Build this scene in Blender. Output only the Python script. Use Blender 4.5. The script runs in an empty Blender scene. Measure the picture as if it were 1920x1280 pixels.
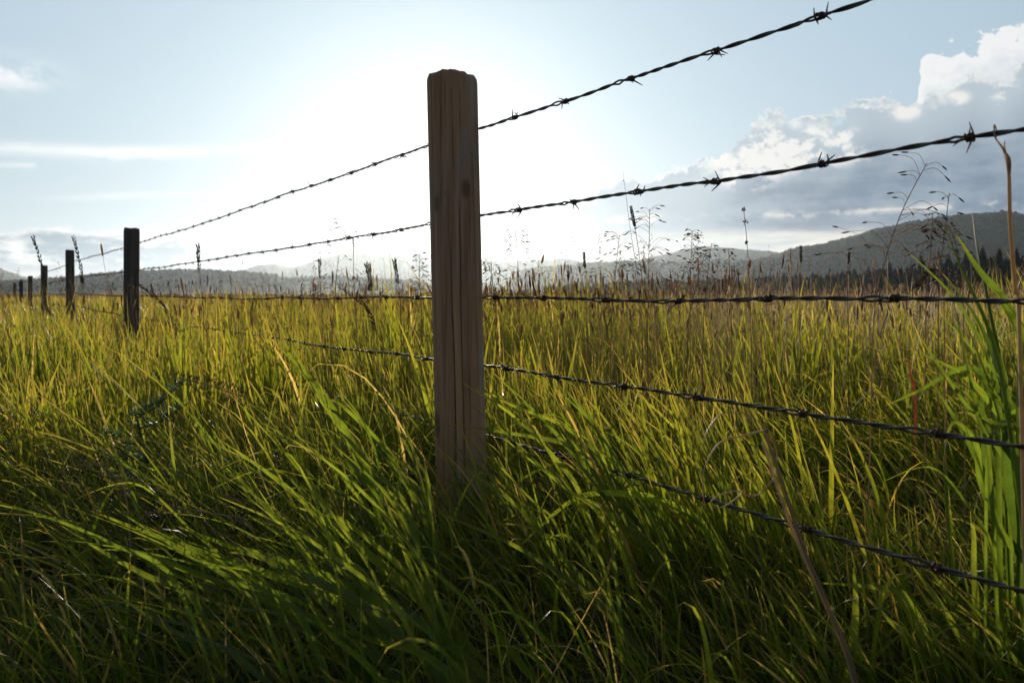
import bpy, math
import numpy as np
rng = np.random.default_rng(11)
sc = bpy.context.scene
COL = sc.collection
R = math.radians
H = 0.49            # height of the lens above the ground
F = 1493.0          # focal length in photo pixels (28 mm on full frame)
HY = 552.0          # photo row of the horizon

def W(px, py, d):   # photo pixel at a depth -> metres
    return np.array([(px-960.)/F*d, d, H+(HY-py)/F*d])

# ------------------------------------------------------------------ node helper
class E:
    def __init__(s, nt, sock): s.nt, s.s = nt, sock
    def _m(s, op, *a):
        n = s.nt.nodes.new('ShaderNodeMath'); n.operation = op
        for i, v in enumerate((s,)+a):
            if isinstance(v, E): s.nt.links.new(v.s, n.inputs[i])
            else: n.inputs[i].default_value = float(v)
        return E(s.nt, n.outputs[0])
    def __add__(s, o): return s._m('ADD', o)
    def __radd__(s, o): return s._m('ADD', o)
    def __sub__(s, o): return s._m('SUBTRACT', o)
    def __rsub__(s, o): return (s*-1)+o
    def __mul__(s, o): return s._m('MULTIPLY', o)
    def __rmul__(s, o): return s._m('MULTIPLY', o)
    def __truediv__(s, o): return s._m('DIVIDE', o)
    def exp(s): return s._m('EXPONENT')
    def pow(s, p): return s._m('POWER', p)
    def abs(s): return s._m('ABSOLUTE')
    def max(s, o): return s._m('MAXIMUM', o)
    def min(s, o): return s._m('MINIMUM', o)
    def atan2(s, o): return s._m('ARCTAN2', o)
    def asin(s): return s._m('ARCSINE')
    def ss(s, a, b, lo=0., hi=1.):
        n = s.nt.nodes.new('ShaderNodeMapRange'); n.interpolation_type = 'SMOOTHSTEP'
        s.nt.links.new(s.s, n.inputs[0])
        for i, v in zip((1, 2, 3, 4), (a, b, lo, hi)): n.inputs[i].default_value = v
        return E(s.nt, n.outputs[0])
    def curve(s, pts, lo, hi, vlo, vhi):      # piecewise-linear function
        t = (s-lo)/(hi-lo)
        n = s.nt.nodes.new('ShaderNodeFloatCurve')
        c = n.mapping.curves[0]
        P = [((x-lo)/(hi-lo), (y-vlo)/(vhi-vlo)) for x, y in pts]
        while len(c.points) < len(P): c.points.new(.5, .5)
        for p, q in zip(c.points, P): p.location = q; p.handle_type = 'VECTOR'
        n.mapping.use_clip = False
        n.mapping.update()
        s.nt.links.new(t.s, n.inputs['Value'])
        return E(s.nt, n.outputs[0])*(vhi-vlo)+vlo

def mixc(nt, f, a, b, mode='MIX'):
    n = nt.nodes.new('ShaderNodeMix'); n.data_type = 'RGBA'; n.blend_type = mode
    for sock, v in ((n.inputs[0], f), (n.inputs[6], a), (n.inputs[7], b)):
        if isinstance(v, E): nt.links.new(v.s, sock)
        elif hasattr(v, 'is_output'): nt.links.new(v, sock)
        elif isinstance(v, (int, float)): sock.default_value = v
        else: sock.default_value = (*v, 1)
    return n.outputs[2]

def noise(nt, vec, scale, detail=4, rough=.55, dist=0.):
    n = nt.nodes.new('ShaderNodeTexNoise')
    nt.links.new(vec, n.inputs['Vector'])
    n.inputs['Scale'].default_value = scale; n.inputs['Detail'].default_value = detail
    n.inputs['Roughness'].default_value = rough; n.inputs['Distortion'].default_value = dist
    return E(nt, n.outputs[0])

def vscale(nt, vec, s, off=(0, 0, 0)):
    n = nt.nodes.new('ShaderNodeMapping'); nt.links.new(vec, n.inputs[0])
    n.inputs['Scale'].default_value = s; n.inputs['Location'].default_value = off
    return n.outputs[0]

# ------------------------------------------------------------------ camera, sun
cam = bpy.data.cameras.new('camera'); co = bpy.data.objects.new('camera', cam); COL.objects.link(co)
co.location = (0, 0, H); co.rotation_euler = (R(90), 0, 0)
cam.sensor_width = 36; cam.lens = 36*F/1920; cam.shift_y = -(640-HY)/1920
cam.clip_start = .02; cam.clip_end = 40000
cam.dof.use_dof = True; cam.dof.focus_distance = 1.62; cam.dof.aperture_fstop = 9
sc.camera = co
SUN_AZ = math.atan((812-960)/F); SUN_EL = math.atan((HY-318)/F*math.cos(SUN_AZ))
sl = bpy.data.lights.new('sun', 'SUN'); so = bpy.data.objects.new('sun', sl); COL.objects.link(so)
sl.energy = 5.0; sl.angle = R(.53); sl.color = (1, .87, .70)
so.rotation_euler = (R(90)-SUN_EL, 0, R(180)-SUN_AZ)
so.location = (-20, 150, 40)

# ------------------------------------------------------------------ world: sky and clouds
wd = bpy.data.worlds.new('World'); sc.world = wd; wd.use_nodes = True
nt = wd.node_tree; nt.nodes.clear()
out = nt.nodes.new('ShaderNodeOutputWorld'); bg = nt.nodes.new('ShaderNodeBackground')
nt.links.new(bg.outputs[0], out.inputs[0])
sky = nt.nodes.new('ShaderNodeTexSky'); sky.sky_type = 'NISHITA'; sky.sun_disc = False
sky.sun_elevation = SUN_EL; sky.sun_rotation = SUN_AZ
sky.air_density = 1.0; sky.dust_density = .6; sky.ozone_density = 1.6
tc = nt.nodes.new('ShaderNodeTexCoord'); D3 = tc.outputs['Generated']
sp = nt.nodes.new('ShaderNodeSeparateXYZ'); nt.links.new(D3, sp.inputs[0])
dx, dy, dz = (E(nt, sp.outputs[i]) for i in range(3))
az = dx.atan2(dy); el = dz.max(-1).min(1).asin()
def AE(px, py):
    a = math.atan((px-960)/F); return a, math.atan((HY-py)/F*math.cos(a))
def prof(pts): return [AE(*p) for p in pts]
def cur(pts):
    q = prof(pts); q = [(-3.2, q[0][1])]+q+[(3.2, q[-1][1])]
    return az.curve(q, -3.2, 3.2, -.3, .6)
ST = .1
def K(*c): return tuple(v/ST for v in c)      # wanted radiance -> colour before the strength
cosg = dx*(math.sin(SUN_AZ)*math.cos(SUN_EL))+dy*(math.cos(SUN_AZ)*math.cos(SUN_EL))+dz*math.sin(SUN_EL)
ang = cosg.max(-1).min(1)._m('ARCCOSINE')
base = mixc(nt, 1., sky.outputs[0], (1.0, 1.22, 1.36), 'MULTIPLY')
base = mixc(nt, .86, base, K(.475, .64, .76))
# pale band towards the horizon, air full of light round the sun
base = mixc(nt, (el*-6.).exp().min(1)*.75, base, K(.64, .71, .76))
g1 = (ang*ang*(-1/(2*.10**2))).exp(); g2 = (ang*(-1/.28)).exp()
glow = g1*.14+g2*.37
base = mixc(nt, ang.ss(.55, 1.5)*.80, base, K(.092, .125, .175))
nz = noise(nt, vscale(nt, D3, (1, 1, 2.1)), 9., 7, .58)
nz2 = noise(nt, vscale(nt, D3, (1, 1, 1.7), (3, 1, 2)), 24., 6, .6)
nz3 = noise(nt, vscale(nt, D3, (1, 1, 5), (7, 1, 4)), 7., 6, .6)
nzb = noise(nt, vscale(nt, D3, (1, 1, 1.2), (1, 5, 3)), 38., 5, .55)
nzc = noise(nt, vscale(nt, D3, (1, 1, 1.1), (4, 2, 8)), 95., 4, .6)
nzs = noise(nt, vscale(nt, D3, (1, 1, 9), (2, 2, 2)), 5., 6, .6)
col = base
# high thin streaks, left
def lens_(px0, px1, py0, py1, th):
    a0, e0 = AE(px0, py0); a1, e1 = AE(px1, py1)
    line = (az-a0)*((e1-e0)/(a1-a0))+e0
    dd = (el-line+(nzs-.5)*.012)/th
    return (dd*dd*-1).exp()*az.ss(a0-.10, a0+.02)*az.ss(a1-.02, a1+.10, 1, 0)
st = lens_(-60, 250, 274, 284, .0062)*.7+lens_(230, 400, 288, 281, .0075)*.45+lens_(200, 290, 367, 365, .0038)*.4+lens_(30, 60, 309, 309, .003)*.5*az.ss(AE(60, 0)[0], AE(75, 0)[0], 1, 0)+lens_(215, 240, 301, 300, .0045)*.35*az.ss(AE(240, 0)[0], AE(262, 0)[0], 1, 0)*az.ss(AE(195, 0)[0], AE(215, 0)[0])
col = mixc(nt, st.min(1)*(nzs*.5+nz2*.5).ss(.32, .54), col, K(.97, .99, 1.0))
a0, e0 = AE(20, 140); q = ((az-a0)/.04)*((az-a0)/.04)+((el-e0)/.017)*((el-e0)/.017)
col = mixc(nt, (q*-1).exp()*nz2.ss(.36, .62)*.9, col, K(.95, .98, 1))
# left bank
topL = cur([(-900, 470), (-400, 425), (0, 428), (60, 421), (140, 424), (210, 432), (270, 428), (340, 416), (420, 424), (520, 440), (640, 468), (760, 500), (900, 560)])
sg = topL-el+(nz-.5)*.045+(nz2-.5)*.03+(nzb-.5)*.014
mL = sg.ss(0, .008)*az.ss(AE(520, 0)[0], AE(760, 0)[0], 1, 0)
cl = mixc(nt, sg.ss(.002, .014)*(nz3*.6+nz2*.4).ss(.60, .47), K(.93, .93, .90), K(.30, .39, .48))
cl = mixc(nt, el.ss(AE(300, 520)[1], AE(300, 482)[1], 1, 0)*.7, cl, K(.72, .73, .72))
col = mixc(nt, mL, col, cl)
# right: far white tower
topB = cur([(1500, 800), (1660, 700), (1690, 300), (1712, 120), (1730, 112), (1775, 92), (1820, 74), (1870, 52), (1905, 40), (1960, 34), (2100, 60), (2400, 150), (2700, 400)])
sb = topB-el+(nz2-.5)*.075+(nzb-.5)*.06+(nzc-.5)*.03
mB = sb.ss(0, .006)
cb = mixc(nt, (sb+(nz2-.5)*.05).ss(.012, .06), K(.97, .97, .97), K(.74, .79, .83))
col = mixc(nt, mB*.93, col, cb)
# right: grey bank with a lit rim
topA = cur([(860, 560), (960, 470), (1010, 425), (1080, 385), (1160, 338), (1250, 318), (1330, 312), (1375, 270), (1392, 232), (1430, 216), (1470, 212), (1515, 216), (1560, 222), (1600, 200), (1622, 176), (1650, 172), (1690, 185), (1730, 184), (1768, 178), (1790, 134), (1812, 136), (1850, 150), (1882, 160), (1898, 122), (1930, 110), (2050, 90), (2300, 160), (2600, 260), (3000, 420)])
sa = topA-el+(nz2-.5)*.062+(nzb-.5)*.05+(nzc-.5)*.026
mA = sa.ss(0, .005)*az.ss(AE(900, 0)[0], AE(1180, 0)[0], .0, 1)
dark = mixc(nt, (topA-el).ss(.01, .10), K(.53, .63, .70), K(.165, .235, .33))
dark = mixc(nt, az.ss(AE(1000, 0)[0], AE(1650, 0)[0], .7, 0), dark, K(.45, .54, .61))
dark = mixc(nt, (nz3*.6+nz2*.4).ss(.38, .62)*.5, dark, K(.46, .55, .63))
rim = (sa+(nzb-.5)*.02).ss(.001, .014, 1, 0)*nz2.ss(.38, .56)
ca = mixc(nt, rim*.95, dark, K(.98, .97, .94))
# bright breaks in the bank
def blob(px, py, rx, ry):
    a, e = AE(px, py); u = (az-a)/(rx/F); v = (el-e)/(ry/F)
    return (u*u*-1+v*v*-1).exp()
br = (blob(1440, 262, 60, 30)+blob(1545, 262, 55, 24)+blob(1500, 300, 95, 18)+blob(1400, 330, 60, 26)*.8+blob(1700, 205, 26, 18)+blob(1790, 185, 22, 12)+blob(1355, 285, 22, 26)).min(1.2)
brm = br.ss(.08, .7)*(nz2*.45+nzb*.35+nzc*.2+br*.05).ss(.485, .565)
ca = mixc(nt, brm*.9, ca, K(.97, .95, .91))
# underside: streaks of cream light near the horizon
low = el.ss(AE(1500, 405)[1], AE(1500, 452)[1])
sky_low = mixc(nt, nzs.ss(.38, .66), K(.50, .55, .58), K(.90, .85, .75))
edge = (el+(nzs-.5)*.035+(nz2-.5)*.012).ss(AE(1500, 442)[1], AE(1500, 418)[1])
ca = mixc(nt, edge, sky_low, ca)
stk = (el-AE(1600, 398)[1]+(nzs-.5)*.03); stk = (stk*stk*(-1/(2*.0035**2))).exp()*nz2.ss(.46, .62)
ca = mixc(nt, stk*.7, ca, K(.95, .90, .82))
col = mixc(nt, mA, col, ca)
gl = nt.nodes.new('ShaderNodeCombineColor')
for i, k in enumerate((1.0, .97, .90)):
    nt.links.new((glow*(1-(mA*.8).max(mL*.7))*(k/ST)).s, gl.inputs[i])
col = mixc(nt, 1., col, gl.outputs[0], 'ADD')
nt.links.new(col, bg.inputs[0]); bg.inputs[1].default_value = ST*.72

# ------------------------------------------------------------------ mesh helpers
def mesh(name, V, F4=None, F3=None, attrs=None, mats=(), matidx=None, smooth=True):
    me = bpy.data.meshes.new(name)
    V = np.ascontiguousarray(V, np.float32)
    n4 = 0 if F4 is None else len(F4); n3 = 0 if F3 is None else len(F3)
    idx = []
    if n4: idx.append(np.asarray(F4, np.int32).ravel())
    if n3: idx.append(np.asarray(F3, np.int32).ravel())
    idx = np.concatenate(idx)
    start = np.concatenate([np.arange(n4)*4, n4*4+np.arange(n3)*3]).astype(np.int32)
    me.vertices.add(len(V)); me.vertices.foreach_set('co', V.ravel())
    me.loops.add(len(idx)); me.loops.foreach_set('vertex_index', idx)
    me.polygons.add(n4+n3); me.polygons.foreach_set('loop_start', start)
    if matidx is not None: me.polygons.foreach_set('material_index', np.asarray(matidx, np.int32))
    me.polygons.foreach_set('use_smooth', np.full(n4+n3, smooth, bool))
    for k, a in (attrs or {}).items():
        at = me.attributes.new(k, 'FLOAT', 'POINT'); at.data.foreach_set('value', np.ascontiguousarray(a, np.float32))
    for m in mats: me.materials.append(m)
    me.update(calc_edges=True); me.validate()
    return me

class MB:            # gathers pieces into one mesh
    def __init__(s): s.V = []; s.Q = []; s.T = []; s.n = 0; s.A = {}; s.mq = []; s.mt = []
    def add(s, V, Q=None, T=None, m=0, **attrs):
        V = np.asarray(V, float); s.V.append(V)
        if Q is not None and len(Q): s.Q.append(np.asarray(Q)+s.n); s.mq.append(np.full(len(Q), m))
        if T is not None and len(T): s.T.append(np.asarray(T)+s.n); s.mt.append(np.full(len(T), m))
        for k, a in attrs.items(): s.A.setdefault(k, []).append(np.broadcast_to(np.asarray(a, float), (len(V),)))
        s.n += len(V); return s
    def mesh(s, name, mats, smooth=True):
        Q = np.concatenate(s.Q) if s.Q else None; T = np.concatenate(s.T) if s.T else None
        mi = np.concatenate(([np.concatenate(s.mq)] if s.mq else [])+([np.concatenate(s.mt)] if s.mt else []))
        return mesh(name, np.concatenate(s.V), Q, T, {k: np.concatenate(v) for k, v in s.A.items()}, mats, mi, smooth)

def link(name, me, parent=None, loc=None):
    o = bpy.data.objects.new(name, me); COL.objects.link(o)
    if loc is not None: o.location = loc
    if parent is not None: o.parent = parent
    return o
def thing(name, label, cat, loc=(0, 0, 0), group=None):
    o = bpy.data.objects.new(name, None); COL.objects.link(o); o.location = loc; o.empty_display_size = .1
    return tag(o, label, cat, group)
def tag(o, label=None, cat=None, group=None, kind=None):
    for k, v in (('label', label), ('category', cat), ('group', group), ('kind', kind)):
        if v: o[k] = v
    return o

def tube(P, r, sides=6, cap=True):
    P = np.asarray(P, float); n = len(P); r = np.broadcast_to(np.asarray(r, float), (n,))
    T = np.gradient(P, axis=0); T /= np.linalg.norm(T, axis=1)[:, None]+1e-12
    up = np.array([0, 0, 1.]) if abs(T[0][2]) < .9 else np.array([1., 0, 0])
    N = np.zeros_like(P); v = up-T[0]*np.dot(up, T[0]); N[0] = v/np.linalg.norm(v)
    for i in range(1, n):
        v = N[i-1]-T[i]*np.dot(N[i-1], T[i]); N[i] = v/(np.linalg.norm(v)+1e-12)
    B = np.cross(T, N)
    a = np.arange(sides)/sides*2*np.pi
    V = (P[:, None]+r[:, None, None]*(np.cos(a)[None, :, None]*N[:, None]+np.sin(a)[None, :, None]*B[:, None])).reshape(-1, 3)
    i = np.arange(n-1)[:, None]*sides; j = np.arange(sides)[None]; k = (j+1) % sides
    Q = np.stack([i+j, i+k, i+sides+k, i+sides+j], -1).reshape(-1, 4)
    Tt = []
    if cap:
        for b, flip in ((0, 1), ((n-1)*sides, 0)):
            for q in range(1, sides-1): Tt.append((b, b+q+1, b+q) if flip else (b, b+q, b+q+1))
    return V, Q, np.array(Tt, int).reshape(-1, 3)

def fbm(x, seed=0, octaves=5, lac=2., gain=.5):      # cheap 1-D value noise
    r = np.random.default_rng(seed); y = np.zeros_like(x, float); a = 1.
    for o in range(octaves):
        t = r.random(4096); xi = np.floor(x).astype(int); f = x-xi; f = f*f*(3-2*f)
        y += a*((1-f)*t[xi % 4096]+f*t[(xi+1) % 4096]-.5); x = x*lac+17.3; a *= gain
    return y
def fbm2(x, y, seed=0, octaves=4, gain=.5):
    r = np.random.default_rng(seed); z = np.zeros(np.broadcast(x, y).shape); a = 1.
    for o in range(octaves):
        t = r.random((256, 256)); xi = np.floor(x).astype(int); yi = np.floor(y).astype(int)
        fx = x-xi; fy = y-yi; fx = fx*fx*(3-2*fx); fy = fy*fy*(3-2*fy)
        g = lambda p, q: t[p % 256, q % 256]
        z += a*((1-fx)*((1-fy)*g(xi, yi)+fy*g(xi, yi+1))+fx*((1-fy)*g(xi+1, yi)+fy*g(xi+1, yi+1))-.5)
        x = x*2+31.7; y = y*2+11.9; a *= gain
    return z

# ------------------------------------------------------------------ materials
def mat(name):
    m = bpy.data.materials.new(name); m.use_nodes = True; t = m.node_tree; t.nodes.clear()
    o = t.nodes.new('ShaderNodeOutputMaterial'); return m, t, o
def principled(t, col, rough, spec=.3, normal=None, metal=0):
    p = t.nodes.new('ShaderNodeBsdfPrincipled')
    for nm, v in (('Base Color', col), ('Roughness', rough), ('Specular IOR Level', spec), ('Metallic', metal)):
        s = p.inputs[nm]
        if isinstance(v, E): t.links.new(v.s, s)
        elif hasattr(v, 'is_output'): t.links.new(v, s)
        elif isinstance(v, tuple): s.default_value = (*v, 1)
        else: s.default_value = v
    if normal is not None: t.links.new(normal, p.inputs['Normal'])
    return p
def attr(t, name):
    n = t.nodes.new('ShaderNodeAttribute'); n.attribute_name = name; return E(t, n.outputs['Fac'])
def ramp(t, fac, stops):
    n = t.nodes.new('ShaderNodeValToRGB'); t.links.new(fac.s, n.inputs[0]); e = n.color_ramp.elements
    while len(e) < len(stops): e.new(.5)
    for k, (p, c) in zip(e, stops): k.position = p; k.color = (*c, 1)
    return n.outputs[0]
def bump(t, h, strength, dist):
    n = t.nodes.new('ShaderNodeBump'); n.inputs['Strength'].default_value = strength; n.inputs['Distance'].default_value = dist
    t.links.new(h.s if isinstance(h, E) else h, n.inputs['Height']); return n.outputs[0]
def ocoord(t): return t.nodes.new('ShaderNodeTexCoord').outputs['Object']

def leaf_mat(name, stops, trans=.55, tgain=(2.6, 2.6, 1.5), rough=.42, spec=.35, patch=True, wear=0.):
    m, t, o = mat(name)
    c = ramp(t, attr(t, 'tint'), stops)
    tt = attr(t, 'along')
    c = mixc(t, tt.ss(.5, 1.)*.35, c, (.115, .105, .030))
    if patch:
        oc = ocoord(t); pn = noise(t, oc, .55, 3)
        c = mixc(t, pn.ss(.42, .68)*.55, c, mixc(t, 1., c, (1.3, 1.08, .85), 'MULTIPLY'))
    if wear:
        oc = ocoord(t); wn = noise(t, oc, 55., 4, .6); wf = noise(t, oc, 420., 2)
        c = mixc(t, wn.ss(.38, .62)*.55, c, mixc(t, 1., c, (.62, .60, .7), 'MULTIPLY'))
        c = mixc(t, wf.ss(.40, .60)*.30, c, mixc(t, 1., c, (1.35, 1.25, 1.1), 'MULTIPLY'))
        c = mixc(t, (tt+(wn-.5)*.5).ss(.70, .86)*wear, c, (.20, .13, .055))
    p = principled(t, c, rough, spec)
    tr = t.nodes.new('ShaderNodeBsdfTranslucent')
    t.links.new(mixc(t, 1., c, tgain, 'MULTIPLY'), tr.inputs[0])
    ms = t.nodes.new('ShaderNodeMixShader'); ms.inputs[0].default_value = trans
    t.links.new(p.outputs[0], ms.inputs[1]); t.links.new(tr.outputs[0], ms.inputs[2])
    t.links.new(ms.outputs[0], o.inputs[0]); return m
M_grass = leaf_mat('grass_leaf', [(0., (.026, .048, .009)), (.35, (.056, .083, .012)), (.7, (.094, .113, .016)), (.86, (.115, .118, .022)), (.93, (.18, .120, .050)), (1., (.32, .25, .15))], trans=.60, tgain=(3.35, 3.12, 1.45), wear=.30)
M_blade = leaf_mat('broad_leaf', [(0., (.026, .046, .010)), (.5, (.080, .108, .015)), (1., (.115, .128, .022))], trans=.55, tgain=(3.3, 3.3, 1.4), rough=.45, spec=.28, patch=False, wear=.6)
M_straw = leaf_mat('dry_straw', [(0., (.18, .115, .062)), (.5, (.28, .21, .125)), (1., (.40, .33, .22))], trans=.45, tgain=(1.6, 1.4, 1.15), rough=.5, patch=False)
M_seed = leaf_mat('seed_head', [(0., (.120, .085, .052)), (.5, (.230, .165, .105)), (1., (.40, .31, .21))], trans=.5, tgain=(1.6, 1.4, 1.1), rough=.55, patch=False)
M_spike = leaf_mat('spikelet', [(0., (.040, .026, .024)), (.6, (.080, .055, .036)), (1., (.26, .20, .12))], trans=.4, tgain=(1.7, 1.4, 1.1), rough=.5, patch=False)
M_weed = leaf_mat('thistle_leaf', [(0., (.030, .055, .025)), (1., (.070, .110, .050))], trans=.35, tgain=(2, 2.2, 1.4), rough=.5, patch=False)
M_red = leaf_mat('red_leaf', [(0., (.105, .030, .018)), (1., (.15, .05, .03))], trans=.5, tgain=(1.9, 1.4, 1.1), patch=False)

def wood_mat(name, tone, seed):
    m, t, o = mat(name); oc = ocoord(t)
    g = noise(t, vscale(t, oc, (60, 60, 2.2), (seed, 0, 0)), 1., 6, .62, .4)
    g2 = noise(t, vscale(t, oc, (190, 190, 5), (0, seed, 0)), 1., 4, .6)
    blot = noise(t, vscale(t, oc, (9, 9, 3.2), (seed, seed, 0)), 1., 5, .6)
    fine_ = noise(t, oc, 240., 3)
    c = ramp(t, g*.7+g2*.3, [(.28, tuple(.30*v for v in tone)), (.46, tuple(.85*v for v in tone)), (.58, tuple(1.1*v for v in tone)), (.75, tuple(1.5*v for v in tone))])
    lum = (tone[0]+tone[1]+tone[2])/3
    c = mixc(t, (blot+(g-.5)*.5).ss(.46, .64)*.5, c, mixc(t, 1., c, tuple(lum/v*.95 for v in tone), 'MULTIPLY'))
    c = mixc(t, (blot*.5+fine_*.5).ss(.55, .66)*.6, c, tuple(.35*v for v in tone))
    vo = t.nodes.new('ShaderNodeTexVoronoi'); t.links.new(vscale(t, oc, (11, 11, 5.5), (seed+.3, 2, .2)), vo.inputs['Vector']); vo.inputs['Scale'].default_value = 1.
    kn = E(t, vo.outputs['Distance']); c = mixc(t, kn.ss(.10, .17, 1, 0)*.75, c, tuple(.28*v for v in tone))
    c = mixc(t, attr(t, 'crack')*.55, c, (.035, .022, .016))
    p = principled(t, c, .82, .2, bump(t, g*.6+g2*.4, .8, .004))
    t.links.new(p.outputs[0], o.inputs[0]); return m
M_wood = wood_mat('weathered_wood', (.47, .265, .150), 0)
M_wood_grey = wood_mat('grey_weathered_wood', (.115, .095, .085), 5)
def wire_mat(name, a, b, rough):
    m, t, o = mat(name); oc = ocoord(t)
    n = noise(t, oc, 160., 4); n2 = noise(t, oc, 18., 3)
    c = mixc(t, (n*.6+n2*.4).ss(.36, .62), a, b)
    p = principled(t, c, rough, .4, bump(t, n, .3, .001), .35)
    t.links.new(p.outputs[0], o.inputs[0]); return m
M_wire = wire_mat('dull_galvanised_wire', (.060, .055, .055), (.085, .055, .042), .5)
M_barb = wire_mat('rusty_barb', (.055, .040, .035), (.105, .045, .022), .65)

# ------------------------------------------------------------------ ground
def ground_h(x, y): return 0*x
gx = np.concatenate([-np.geomspace(5100, 3, 26), np.linspace(-2, 2, 5), np.geomspace(3, 5100, 26)])
gy = np.concatenate([-np.geomspace(5100, 3, 20), np.linspace(-2, 2, 5), np.geomspace(3, 5100, 40)])
X, Y = np.meshgrid(gx, gy); nx = len(gx); ny = len(gy)
i = np.arange(ny-1)[:, None]*nx+np.arange(nx-1)[None]
Q = np.stack([i, i+1, i+nx+1, i+nx], -1).reshape(-1, 4)
m, t, o = mat('soil_and_thatch'); oc = ocoord(t)
n1 = noise(t, oc, 9., 6); n2 = noise(t, oc, .035, 5); n3 = noise(t, vscale(t, oc, (1, .25, 1)), .6, 5)
c = mixc(t, n1, (.022, .018, .010), (.060, .052, .022))
far = mixc(t, n3, (.085, .080, .028), (.165, .110, .050))
yy = t.nodes.new('ShaderNodeSeparateXYZ'); t.links.new(oc, yy.inputs[0])
far = mixc(t, n2.ss(.42, .60)*.7, far, (.07, .10, .022))
c = mixc(t, E(t, yy.outputs[1]).ss(20, 90), c, far)
p = principled(t, c, .9, .1, bump(t, n1, .5, .02)); t.links.new(p.outputs[0], o.inputs[0])
g = link('ground', mesh('ground', np.stack([X, Y, 0*X], -1).reshape(-1, 3), Q, mats=[m])); tag(g, 'flat meadow soil under the grass, reaching to the hills', 'ground', kind='structure')

# ------------------------------------------------------------------ hills
def hill_mat(name, a, b, sc_):
    m, t, o = mat(name); oc = ocoord(t)
    n1 = noise(t, oc, sc_, 6, .65); n2 = noise(t, vscale(t, oc, (1, 1, 3)), sc_*.12, 4)
    c = mixc(t, (n1*.6+n2*.5-.05).ss(.35, .65), a, b)
    p = principled(t, c, .95, .05, bump(t, n1, .8, 8)); t.links.new(p.outputs[0], o.inputs[0]); return m
def hill(name, label, d, pts, m, rough, seed, foot=.72, back=1.35, nu=700, nv=60, step=0.):
    px = np.array([p[0] for p in pts], float); py = np.array([p[1] for p in pts], float)
    u = np.linspace(px[0], px[-1], nu)
    h = np.interp(u, px, HY-py); k = np.ones(9)/9; h = np.convolve(np.pad(h, 4, 'edge'), k, 'valid')
    h = h/F*d
    v = np.linspace(foot, back, nv)
    prof_ = np.where(v < 1, np.clip((v-foot)/(1-foot), 0, 1), np.clip((back-v)/(back-1), 0, 1))
    pr = prof_*prof_*(3-2*prof_)*.45+prof_*.55
    if step: pr = pr-step*np.sin(np.clip(prof_, 0, 1)*np.pi*2)*.12
    U, Vv = np.meshgrid(u, v)
    Yd = Vv*d; X = (U-960)/F*Yd
    edge = np.minimum(1, np.minimum(U-px[0], px[-1]-U)/60.)
    k1 = np.clip(pr*3, 0, 1)*(1-prof_**8*.7)
    n = fbm2(X/rough/6, Yd/rough/6, seed, 4)*rough*1.8*k1[:, None]+fbm2(X/rough*1.7, Yd/rough*1.7, seed+1, 2)*rough*.75
    Z = h[None]*pr[:, None]+n*np.clip(prof_*4, 0, 1)[:, None]
    Z = Z*np.clip(edge, 0, 1)+H*pr[:, None]-.3
    i = np.arange(nv-1)[:, None]*nu+np.arange(nu-1)[None]
    Q = np.stack([i, i+1, i+nu+1, i+nu], -1).reshape(-1, 4)
    o = link(name, mesh(name, np.stack([X, Yd, Z], -1).reshape(-1, 3), Q, mats=[m])); tag(o, label, name, kind='structure')
    return lambda px_, vv: (np.array([(px_-960)/F*vv*d, vv*d, np.interp(px_, u, h)*np.interp(vv, v, pr)]))
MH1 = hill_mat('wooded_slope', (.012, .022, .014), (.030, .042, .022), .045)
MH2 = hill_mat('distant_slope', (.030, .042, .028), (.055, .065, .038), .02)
hill_right = hill('hill', 'big dark wooded hill rising behind the conifer woods', 1800, [(1120, 550), (1200, 540), (1300, 522), (1380, 500), (1440, 481), (1500, 464), (1560, 452), (1600, 441), (1650, 426), (1700, 418), (1760, 409), (1800, 402), (1850, 397), (1885, 396), (1920, 402), (2000, 420), (2150, 440), (2400, 470), (2700, 545)], MH1, 4, 3)
hill_low = hill('hill', 'low dark ridge behind the small fence posts', 1500, [(-700, 540), (-300, 520), (0, 529), (60, 526), (120, 521), (180, 515), (240, 509), (330, 507), (420, 508), (480, 513), (560, 521), (640, 519), (700, 524), (780, 528), (860, 535), (950, 541), (1040, 549)], MH1, 3.5, 7)
hill_mid = hill('hill', 'grey wooded ridge below the blue mountains beyond the thick post', 2300, [(900, 540), (980, 506), (1060, 497), (1130, 490), (1180, 487), (1240, 492), (1300, 489), (1380, 486), (1450, 495), (1600, 520), (1700, 545)], MH1, 5, 13)
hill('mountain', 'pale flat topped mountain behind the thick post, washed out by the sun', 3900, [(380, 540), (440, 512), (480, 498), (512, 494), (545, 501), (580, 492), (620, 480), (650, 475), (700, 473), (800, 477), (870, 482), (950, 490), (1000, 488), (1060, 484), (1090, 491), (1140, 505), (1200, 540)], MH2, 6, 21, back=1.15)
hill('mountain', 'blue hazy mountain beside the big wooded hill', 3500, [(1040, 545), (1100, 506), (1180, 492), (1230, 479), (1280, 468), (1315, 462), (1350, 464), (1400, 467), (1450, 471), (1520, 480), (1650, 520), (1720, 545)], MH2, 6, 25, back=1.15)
hill('mountain', 'faint blue mountain behind the tiniest fence posts', 4300, [(-500, 530), (-300, 490), (-80, 496), (0, 503), (40, 517), (90, 528), (160, 524), (230, 515), (300, 524), (380, 518), (450, 535), (500, 548)], MH2, 6, 29, back=1.15)

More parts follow.
